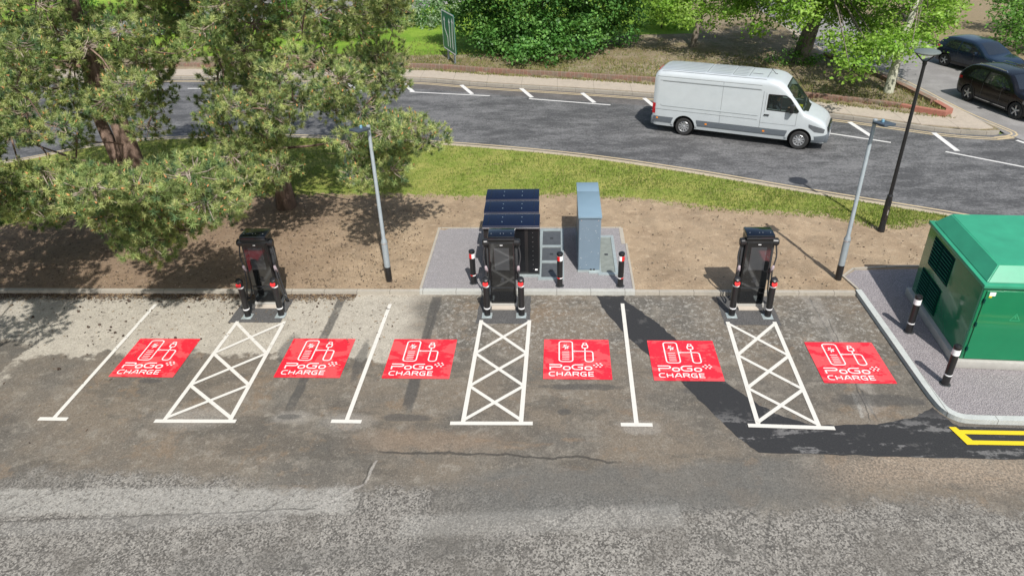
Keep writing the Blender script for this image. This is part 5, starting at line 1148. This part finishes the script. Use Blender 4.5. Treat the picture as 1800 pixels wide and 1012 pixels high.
P3=[(-16.7,15.3,4.5),(-14.8,16.4,2.8),(-15.9,17.3,4.8),(-13.9,16,5.3),(-15.9,13.1,3.7),(-18.1,18.6,4.9),(-16.2,14.6,3.2),(-12.7,12.9,4.3),(-19.3,18.9,3.8),(-13,12.7,6),(-14.5,15.7,2.9),(-15.4,13.2,4.9),(-13.9,12.3,3.5),(-16.1,12.9,2.9),(-13.8,15.5,4.3),(-15.9,13.6,4.9),(-15.3,16.8,3),(-17.1,20.5,3.8),(-18.3,20.1,5.3),(-16.1,15.2,3),(-14.9,12.9,5.6),(-17.5,15.9,4.9),(-12.6,12.4,4.9),(-13.7,14,4.4),(-18.2,17.4,3.1),(-17.9,18.7,2.9),(-14,14.3,5.4),(-18,20.2,3.6),(-13.3,15.3,5.9),(-16.1,14.3,5.8),(-19,20.1,3.4),(-13.8,12.7,2.8),(-16.6,20.2,5),(-14.1,13.3,4.8),(-14.2,12.7,5.3),(-13.5,15.4,5.6),(-16.9,18.6,5.4),(-12.7,12.6,3.2),(-12.4,12.9,5.1),(-15.1,13.7,2.8),(-16.2,13.6,4.2),(-20.1,20,4.7),(-15.7,16.7,6),(-13.2,12.7,6.1),(-15.6,18.2,3.9),(-15.9,16,5.3),(-18.5,17.2,3),(-18.4,19,3.6),(-13.4,12.5,6),(-13.8,15.6,5.2),(-13.5,13.7,5),(-17.2,16.6,4.5),(-19.4,18.7,4),(-19.5,20.3,4.9),(-16.7,15.1,3.2),(-13.3,14,3.5),(-18.7,20.3,6.2),(-16.5,16.5,4.5),(-13.7,14.3,3.7),(-16.6,20,4.4),(-14.6,12.7,5.7),(-13.4,14,5),(-18.8,18.8,3.9),(-19.2,19.9,6),(-12.1,13,6.3),(-17,16.3,5),(-14.3,13.9,4.2),(-14.8,16.9,5),(-15.3,14.9,4.2),(-15.8,18.1,3.5),(-15.3,15,5.1),(-16.3,19.5,5.5),(-15.2,15,4.8),(-19.1,19.4,4.5),(-12.9,13,4.7),(-15.3,12.8,4.7),(-13,13.4,3),(-17.5,20.5,5.8),(-16.1,16.4,6),(-14.4,14.4,4.1)]
def high(base,H,R0,n,seed,zlo):
    rs=np.random.RandomState(seed); out=[]
    for i in range(n):
        z=rs.uniform(zlo,H); rr=R0*math.sqrt(max(0.05,1-((z-zlo)/(H-zlo+.6))**1.5))*math.sqrt(rs.rand()); a=rs.rand()*6.28; out.append((base[0]+rr*math.cos(a),base[1]+rr*math.sin(a),z))
    return out
bp1=(-13.8, 21.55); bp2=(-9.35, 22.27)
pine('broad left pine tree with thick forked trunk and low branches over the soil bank',bp1,9.6,.36,P1+high(bp1,9.6,4.2,26,5,8.2),31,(-.6,.8),True)
pine('pine tree right of the thick forked one, straight grey trunk, branch reaching over the grass',bp2,9.8,.28,P2+high(bp2,9.8,3.8,24,6,8.4),32,(-.4,.3))
pine('pine tree mostly beyond the left edge, its shadow falling on the tarmac',(-18.5,13.5),10,.3,P3,33)
def limbs(b,base,top,r,targets,rs):
    base=Vector(base);top=Vector(top)
    for tg in targets:
        s=base.lerp(top,rs.uniform(.55,.95)); m=s.lerp(tg,.5)+Vector((0,0,.25)); tube(b,[s,m,tg],[r*.18,r*.09,.012],6,cap=False)
def branchy(b,base,top,r,targets,rs,h0=.5):
    targets=[]
    base=Vector(base);top=Vector(top)
    mid=base.lerp(top,.5)+Vector((rs.uniform(-.15,.15),rs.uniform(-.15,.15),0)); tube(b,[base-Vector((0,0,.15)),base+Vector((0,0,.15)),mid,top],[r*1.4,r*1.08,r*.8,r*.35],12)
    for tg in targets:
        tg=Vector(tg); s=base.lerp(top,rs.uniform(h0,.95)); m=s.lerp(tg,.5)+Vector((0,0,.25)); tube(b,[s,m,tg],[r*.18,r*.09,.012],6,cap=False)
def leaftree(name,label,base,blobs,trunk_r,trunk_top,cols,seed,size=.17,dens=55,bark=None,group=None,cat='tree',stems=1):
    """blobs: (x,y,z,rx,ry,rz) world; each crown is many small leaf clusters spread through the blobs"""
    rs=np.random.RandomState(seed); t=thing(name,label,cat,(*base,.25),0,group); B0=np.array([*base,.25]); NV=[];NC=[]
    b=bmesh.new()
    branchy(b,(0,0,0),Vector(trunk_top)-Vector(B0),trunk_r,[Vector(q[:3])-Vector(B0) for q in blobs],rs); obj('trunk',b,bark or M_bark,t,True)
    b=bmesh.new(); limbs(b,(0,0,0),Vector(trunk_top)-Vector(B0),trunk_r,[Vector(q[:3])-Vector(B0) for q in blobs[::2]],rs); obj('branches',b,M_bark,t,True)
    for (x,y,z,rx,ry,rz) in blobs:
        area=4*PI*((rx*ry)**1.6/3+(rx*rz)**1.6/3+(ry*rz)**1.6/3)**(1/1.6); nc=int(area*1.9)
        d=rnddir(rs,nc); d[:,2]=np.abs(d[:,2])*np.where(rs.rand(nc)<.75,1,-1); rad=rs.uniform(.55,1.08,nc)
        cc=np.array([x,y,z])+d*rad[:,None]*np.array([rx,ry,rz])
        for p,dd in zip(cc,d):
            k=int(dens*rs.uniform(.6,1.3)*.62); s=rs.uniform(.28,.5); q=p+rs.normal(size=(k,3))*np.array([s,s,s*.55])*.62
            n=rnddir(rs,k)*.75+dd*.4+np.array([0,0,.65]); n/=np.linalg.norm(n,axis=1)[:,None]
            u=np.cross(n,rnddir(rs,k)); u/=np.linalg.norm(u,axis=1)[:,None]; v=np.cross(n,u); sz=size*rs.uniform(.55,1.15,(k,1))
            quad=np.stack([q-u*sz*.5,q-v*sz*.36+n*sz*.05,q+u*sz*.55-n*sz*.1,q+v*sz*.36+n*sz*.05],1); NV.append(quad.reshape(-1,3))
            ci=cols[rs.randint(len(cols))]; cv=np.array(ci)*rs.uniform(.75,1.3)*rs.uniform(.75,1.25,(k,1)); NC.append(np.repeat(cv,4,0))
    V=np.concatenate(NV)-B0; o=obj('crown',npmesh('crown',V,np.arange(len(V)).reshape(-1,4),np.concatenate(NC)),M_leaf,t)
    return t
def blobs(c,R0,n,seed,br=(1.2,1.9),flat=.7):
    rs=np.random.RandomState(seed); out=[]
    for i in range(n):
        d=rnddir(rs,1)[0]; k=rs.uniform(.45,.85); r=rs.uniform(*br); out.append((c[0]+d[0]*R0[0]*k,c[1]+d[1]*R0[1]*k,c[2]+d[2]*R0[2]*k,r,r,r*flat))
    return out
DG=[(.085,.21,.045),(.12,.26,.06),(.155,.31,.075),(.09,.22,.055)]; LG=[(.19,.33,.045),(.24,.38,.06),(.15,.28,.035),(.28,.42,.085)]; MG=[(.1,.22,.04),(.14,.27,.05),(.08,.17,.03)]
c0=(-1.0,43.4)
bb=[(2.6,43.4,5,1.23,1.23,0.92),(4,43.9,1.3,1.12,1.12,0.84),(-3.2,41.9,3.6,1.06,1.06,0.8),(-5.5,42.8,5,0.95,0.95,0.71),(0.9,41.2,1.7,0.82,0.82,0.62),(-4.1,43.7,1.7,0.95,0.95,0.71),(-1.9,41.3,3,0.93,0.93,0.7),(2.9,44.6,4.1,0.87,0.87,0.66),(-4.2,43.7,3.3,1.02,1.02,0.76),(4.6,44.7,3.1,1.22,1.22,0.92),(2.1,42.5,0.9,1.15,1.15,0.86),(-2,41.2,4.8,1.26,1.26,0.94),(-4.6,41,5.2,1.08,1.08,0.81),(-3,44.5,2.2,0.97,0.97,0.73),(3.7,41.4,4.9,1.31,1.31,0.98),(-0.7,42.5,1.6,1.16,1.16,0.87),(3.3,45,5.3,1.24,1.24,0.93),(-1.1,41.2,4,1.35,1.35,1.01),(-1.4,44.1,5.1,1.09,1.09,0.82),(-1.6,41.1,2.3,1.21,1.21,0.91),(1.1,41,5.8,0.91,0.91,0.68),(-0.2,43.6,3.9,1.22,1.22,0.91),(1.2,44.6,2.6,0.92,0.92,0.69),(-1.7,39.8,0.9,1.12,1.12,0.84),(-1.4,43.4,4.3,1.3,1.3,0.97),(-3.6,42.8,5,1.18,1.18,0.89),(-2.7,44.1,4,1.05,1.05,0.79),(3.2,43,3,0.86,0.86,0.65),(-5.1,43.2,2.3,0.82,0.82,0.61),(-5.7,42.2,5.7,1.08,1.08,0.81),(2.6,42.3,2.8,1.29,1.29,0.97),(-0.2,43,0.9,1.1,1.1,0.82),(0.2,43.7,2.4,1.33,1.33,0.99),(0.7,43.6,4.5,0.8,0.8,0.6),(0.5,41.2,3.5,0.99,0.99,0.74),(0.4,43.7,5.3,1.3,1.3,0.98),(2.9,43.8,1,1.21,1.21,0.91),(-0.9,44.7,2.4,0.81,0.81,0.61),(-2.4,42.8,0.9,1.35,1.35,1.01),(-1.7,41.2,1.5,1.07,1.07,0.8),(-4.9,40.7,3.9,0.9,0.9,0.68),(1.5,42.1,4,1.35,1.35,1.01),(-0,44.8,1.5,0.95,0.95,0.72),(3.4,42.1,4.1,1.15,1.15,0.86),(-2.3,44.7,5.1,1.2,1.2,0.9),(-1.1,42,0.9,1.15,1.15,0.86),(-4.9,41.5,4.4,1.13,1.13,0.85),(-0,40,0.9,1.15,1.15,0.86),(-4.3,42.9,2.8,0.88,0.88,0.66),(1.8,41.2,5.5,0.87,0.87,0.66),(-0.3,41,3.7,1.18,1.18,0.89),(1.3,41,1.1,0.9,0.9,0.68),(1.8,42.7,2.1,0.94,0.94,0.7),(-3,41.6,5.8,1.11,1.11,0.83),(-4.1,41.6,4.3,0.96,0.96,0.72),(-1.9,44.3,3.2,1,1,0.75),(-0.3,43.5,5,0.84,0.84,0.63),(-3.8,42,0.9,1.21,1.21,0.91),(1.5,40.9,4.9,1.1,1.1,0.82),(4.1,44.7,2,1.26,1.26,0.95)]+blobs((c0[0],c0[1],6.5),(3.5,3,1.8),14,1,(1.1,1.6))+[(c0[0]-3.6,c0[1]-.4,2.0,1.5,1.4,1.1),(c0[0]-1.8,c0[1]-1.6,1.6,1.5,1.3,1.1),(c0[0]+.3,c0[1]-2.0,1.7,1.5,1.2,1.2),(c0[0]+2.3,c0[1]-1.0,1.9,1.6,1.3,1.1),(c0[0]+4.2,c0[1],2.9,1.5,1.5,1.2),(c0[0]-4.9,c0[1]+.5,3.6,1.4,1.4,1.2),(c0[0]+5.2,c0[1]+1,4.2,1.3,1.4,1.2)]
leaftree('bushy_tree','large dense dark green bushy tree with its crown reaching the ground, beside the road sign',c0,bb,.3,(c0[0],c0[1],5.5),DG,2,.2,46)
c1=(7.75,43.3); leaftree('young_tree','slender young tree with thin dark trunk standing behind the rear of the white van',c1,[(6,44.3,4.1,0.64,0.64,0.48),(9,43.2,4.8,1,1,0.75),(7.2,44.4,4.6,0.81,0.81,0.61),(10.5,41.8,3.8,0.71,0.71,0.53),(6.6,41.9,4.2,0.76,0.76,0.57),(9.6,41.9,4.2,0.87,0.87,0.65),(6.4,41.3,2.5,0.64,0.64,0.48),(6.8,41.4,3,0.84,0.84,0.63),(7.6,43.5,5.1,0.81,0.81,0.61),(5.2,42.5,5.2,0.86,0.86,0.65),(9,42.1,3.9,0.65,0.65,0.49),(6.1,44.5,5.2,0.73,0.73,0.54),(10.2,42.3,5,0.67,0.67,0.5),(10,42.8,3.2,0.61,0.61,0.46),(7,40.9,2.5,0.8,0.8,0.6),(11.1,43.7,2.5,0.82,0.82,0.61),(10,44.7,2.5,0.77,0.77,0.58),(8.1,44.6,3.2,0.78,0.78,0.59),(5.2,42.9,4.2,0.78,0.78,0.58),(8.6,44.5,3.5,0.95,0.95,0.71),(9.2,43.3,4.3,0.64,0.64,0.48),(7.1,41.8,3.7,0.87,0.87,0.65),(9.2,41.7,2.5,0.81,0.81,0.61),(7.8,40.4,2.5,0.99,0.99,0.74),(9.3,44.2,2.5,0.72,0.72,0.54),(5.3,41.5,3.1,0.88,0.88,0.66),(7.9,43.5,2.8,0.96,0.96,0.72),(7.7,43.8,4,0.67,0.67,0.5),(8.9,43.6,3.2,0.67,0.67,0.5),(6.5,44.9,4.6,0.66,0.66,0.5),(9.8,42.3,5.4,0.9,0.9,0.68),(8,42.3,4.7,0.74,0.74,0.56),(8.2,42.4,5.4,0.89,0.89,0.66),(5.9,41.4,2.5,0.71,0.71,0.53),(6.3,42,3.5,0.88,0.88,0.66),(10.2,42.5,2.5,0.8,0.8,0.6)]+blobs((8.5,43.6,6.3),(2.2,2.2,1.1),8,3,(.8,1.3)),.17,(8.3,43.6,4.8),LG,4,.17,46)
c2=(12.75,39.7); leaftree('broad_tree','large light green tree with thick leaning trunk behind the front of the white van',c2,[(11.6,40.9,2.2,0.56,0.56,0.42),(10.9,36.2,3.2,0.84,0.84,0.63),(8.7,37.6,4.7,0.6,0.6,0.45),(16.7,40.2,2.2,0.61,0.61,0.46),(10.1,39,2.2,0.63,0.63,0.47),(15.4,38.1,4.5,0.72,0.72,0.54),(11,38.1,5,0.63,0.63,0.47),(10.8,40.2,5.2,0.74,0.74,0.56),(9.2,38.6,5.8,0.76,0.76,0.57),(9,39.5,2.7,0.71,0.71,0.53),(10.2,36.1,4.2,0.82,0.82,0.61),(13.2,39.2,3.9,0.57,0.57,0.43),(14,38.4,4.5,0.76,0.76,0.57),(12.2,37.9,3.8,0.89,0.89,0.67),(14.1,37.9,3.3,0.84,0.84,0.63),(14.1,37.4,4,0.81,0.81,0.61),(13.7,38,3,0.91,0.91,0.69),(13.2,38.5,5.8,0.72,0.72,0.54),(11.9,38.4,5.9,0.88,0.88,0.66),(12.9,32.7,2.2,0.84,0.84,0.63),(13.7,32.8,2.2,0.89,0.89,0.67),(11.9,39.3,4.9,0.71,0.71,0.53),(14,34.8,2.2,0.86,0.86,0.65),(9.1,38.9,5,0.91,0.91,0.68),(11.5,38.2,4.4,0.91,0.91,0.68),(16.7,41.7,5,0.6,0.6,0.45),(10,38,4.4,0.82,0.82,0.62),(11,38.6,4.2,0.63,0.63,0.47),(9.8,38.8,5.2,0.77,0.77,0.58),(13.8,36.9,5.1,0.8,0.8,0.6),(10.4,41.3,2.7,0.69,0.69,0.51),(14.2,39.6,3.2,0.58,0.58,0.44),(15,38.1,3.8,0.82,0.82,0.62),(15.1,36.5,2.2,0.82,0.82,0.62),(12.8,40.3,5.3,0.8,0.8,0.6),(13.8,40.7,4.6,0.92,0.92,0.69),(16,39.8,2.5,0.59,0.59,0.44),(11,38.5,3.2,0.75,0.75,0.56),(16.9,41.6,3.3,0.81,0.81,0.61),(10.5,39.3,5,0.78,0.78,0.58),(14.4,37.8,2.7,0.69,0.69,0.52),(11.6,36.3,4.5,0.58,0.58,0.43),(9.9,40.9,3.5,0.95,0.95,0.71),(15,37.4,2.2,0.6,0.6,0.45),(9.8,41.6,3,0.9,0.9,0.68),(12.9,36.8,4.2,0.76,0.76,0.57),(10.6,41.7,4.3,0.64,0.64,0.48),(10.9,40.8,2.5,0.92,0.92,0.69),(11.3,35.8,3.6,0.82,0.82,0.62),(13,35.9,2.2,0.56,0.56,0.42),(13.4,39.7,3.3,0.89,0.89,0.67),(16.9,41.4,2.7,0.87,0.87,0.65),(12.9,37.9,2.9,0.88,0.88,0.66),(13.6,35.7,6,0.67,0.67,0.5),(12,38.4,5.1,0.77,0.77,0.58),(15.3,41.9,4.8,0.68,0.68,0.51),(13.1,34.3,2.2,0.9,0.9,0.67),(9.8,38.1,5.8,0.94,0.94,0.7),(10.9,37.5,5.5,0.68,0.68,0.51),(14,35.8,5.2,0.89,0.89,0.67),(9.4,41.8,5.3,0.82,0.82,0.61),(12.3,37.7,3.2,0.69,0.69,0.52),(11.9,30.5,2.2,0.64,0.64,0.48),(10.8,36.2,3.7,0.65,0.65,0.49),(14.5,34.2,2.2,0.74,0.74,0.55),(11,36.1,4.4,0.71,0.71,0.53)]+blobs((13.3,40.3,7),(3,2.6,1.5),14,5,(.9,1.5)),.42,(13.6,40.3,5.4),LG,6,.18,46)
c3=(15.1,33.9); leaftree('pale_trunk_tree','light green tree with smooth pale trunk beside the junction of the side road',c3,[(17.3,38.4,3.6,0.83,0.83,0.62),(17.2,36,5.3,0.7,0.7,0.53),(16.2,35.7,2.6,0.9,0.9,0.67),(15.7,32.9,2.6,0.57,0.57,0.43),(14.7,34.8,4.7,0.67,0.67,0.5),(14.6,35,5.6,0.75,0.75,0.56),(14,34.7,4,0.56,0.56,0.42),(16.1,37.4,3.1,0.6,0.6,0.45),(18,37.6,4.3,0.71,0.71,0.53),(14.9,33.1,2.6,0.87,0.87,0.66),(14.9,34.6,2.6,0.6,0.6,0.45),(14.3,34,4.4,0.75,0.75,0.56),(16.7,34,2.6,0.85,0.85,0.64),(17.5,35.3,3.5,0.86,0.86,0.64),(16.9,36.5,5.5,0.81,0.81,0.61),(13.7,34.4,4.4,0.66,0.66,0.49),(15,35.5,4.9,0.74,0.74,0.55),(14.3,35.3,5.4,0.8,0.8,0.6),(18.4,37.6,5.7,0.64,0.64,0.48),(15.6,35.1,5.6,0.78,0.78,0.59),(17.8,37.3,5.8,0.73,0.73,0.55),(15,35,5.8,0.66,0.66,0.5),(16.7,38.5,4.8,0.57,0.57,0.43),(14.7,36.3,2.6,0.58,0.58,0.43),(17.8,36.3,2.6,0.67,0.67,0.5),(18.5,38.2,3.5,0.62,0.62,0.46),(15.2,35.5,3,0.61,0.61,0.46),(17,37,3.1,0.78,0.78,0.59),(18.1,38.1,3.3,0.65,0.65,0.49),(13.9,34.7,5.9,0.67,0.67,0.5),(17,36.5,4.6,0.58,0.58,0.43),(13.6,32.3,2.6,0.79,0.79,0.59),(17.3,36.4,2.6,0.78,0.78,0.58),(17.8,38.1,4.9,0.79,0.79,0.59),(15.4,37.6,4.1,0.88,0.88,0.66),(15.3,37.6,2.8,0.74,0.74,0.55),(15.9,35.7,4.6,0.79,0.79,0.59),(16.6,34.3,3.4,0.56,0.56,0.42),(15.6,33.7,2.6,0.58,0.58,0.43),(17.3,37.3,4,0.67,0.67,0.5),(15.3,35,4.2,0.83,0.83,0.62),(15.8,35.2,6,0.6,0.6,0.45),(14.6,31.6,2.6,0.68,0.68,0.51),(16.6,36.6,4.8,0.74,0.74,0.56),(18.2,36.4,3.6,0.62,0.62,0.46),(14.7,35.5,5.9,0.81,0.81,0.61)]+blobs((16.6,35.6,7),(2.2,2.2,1.2),8,5,(.9,1.3)),.2,(16.1,35.0,5.0),LG,7,.17,46,bark=M_pale)
# ivy on the thick trunk
leaftree('ivy_bush','low ivy growing around the foot of the thick leaning trunk',(12.5,39.3),[(12.1,39.0,.7,.9,.6,.45),(13.2,38.9,.5,.8,.5,.35),(12.6,39.1,1.3,.5,.4,.7),(11.2,39.4,.4,.7,.5,.3)],.04,(12.5,39.3,1.0),MG,8,.14,46,cat='bush')
leaftree('silvery_bush','silvery green shrub beside the far road, left of the road sign',(-8.6,52.0),[(-9.2,51.5,1.0,1.5,1.2,.9),(-7.6,52.5,1.1,1.5,1.2,.9),(-10.6,50.2,.9,1.3,1.1,.8),(-6.4,53.6,1.1,1.3,1.2,.9),(-8.4,50.3,.7,1.2,.9,.6)],.05,(-8.6,52,1.2),[(.22,.3,.17),(.3,.38,.25),(.12,.24,.08)],9,.2,46,cat='bush')
leaftree('verge_bush','light green bush on the grass right of the large dark bushy tree',(6.6,48.5),[(5.9,48.6,.9,1.3,1,.8),(7.4,48.2,.9,1.2,1,.8),(6.6,50,1.0,1.4,1.1,.8)],.05,(6.6,48.5,1.0),LG,10,.18,46,cat='bush')
for i,(x,y,s,sd) in enumerate(((25.5,41.8,2.0,11),(29.5,40.2,2.4,12),(27.5,45.5,2.6,13),(24.0,49.5,2.2,15),(31.5,46.0,2.6,14),(33.0,38.0,2.2,16))):
    leaftree('roadside_bush',['rounded green bush nearest the dark blue hatchback on the bank','green bush hanging over the bank at the top right corner','tall bush behind the others on the bank at the top right','light bush beside the top of the side road','bush far back at the top right edge','bush on the bank above the black crossover'][i],(x,y),blobs((x,y,s*.75),(s*1.1,s,s*.75),8,sd,(.7,1.15)),.1,(x,y,s),LG if i%2 else MG,sd,.19,44,cat='bush',group='bushes on the bank beyond the side road')
hx=[(-13,47.5,1.6),(-17,49.5,1.9),(-22,46,1.5),(-27,50,2.2),(-34,52,2.6),(-40,50,2.6)]
for i,(x,y,s) in enumerate(hx):
    leaftree('background_shrub',['shrub nearest the silvery bush, behind the pine crowns','second shrub behind the pine crowns, near the far road','third shrub behind the pines','leafy shrub behind the left pine','large shrub beyond the left pine','farthest left shrub beyond the pines'][i],(x,y),blobs((x,y,s*.7),(s*1.1,s*.8,s*.6),6,20+i,(.7,1.1)),.08,(x,y,s),MG,30+i,.2,40,cat='bush',group='shrubs beyond the pine trees')
print('objects',len(bpy.data.objects))
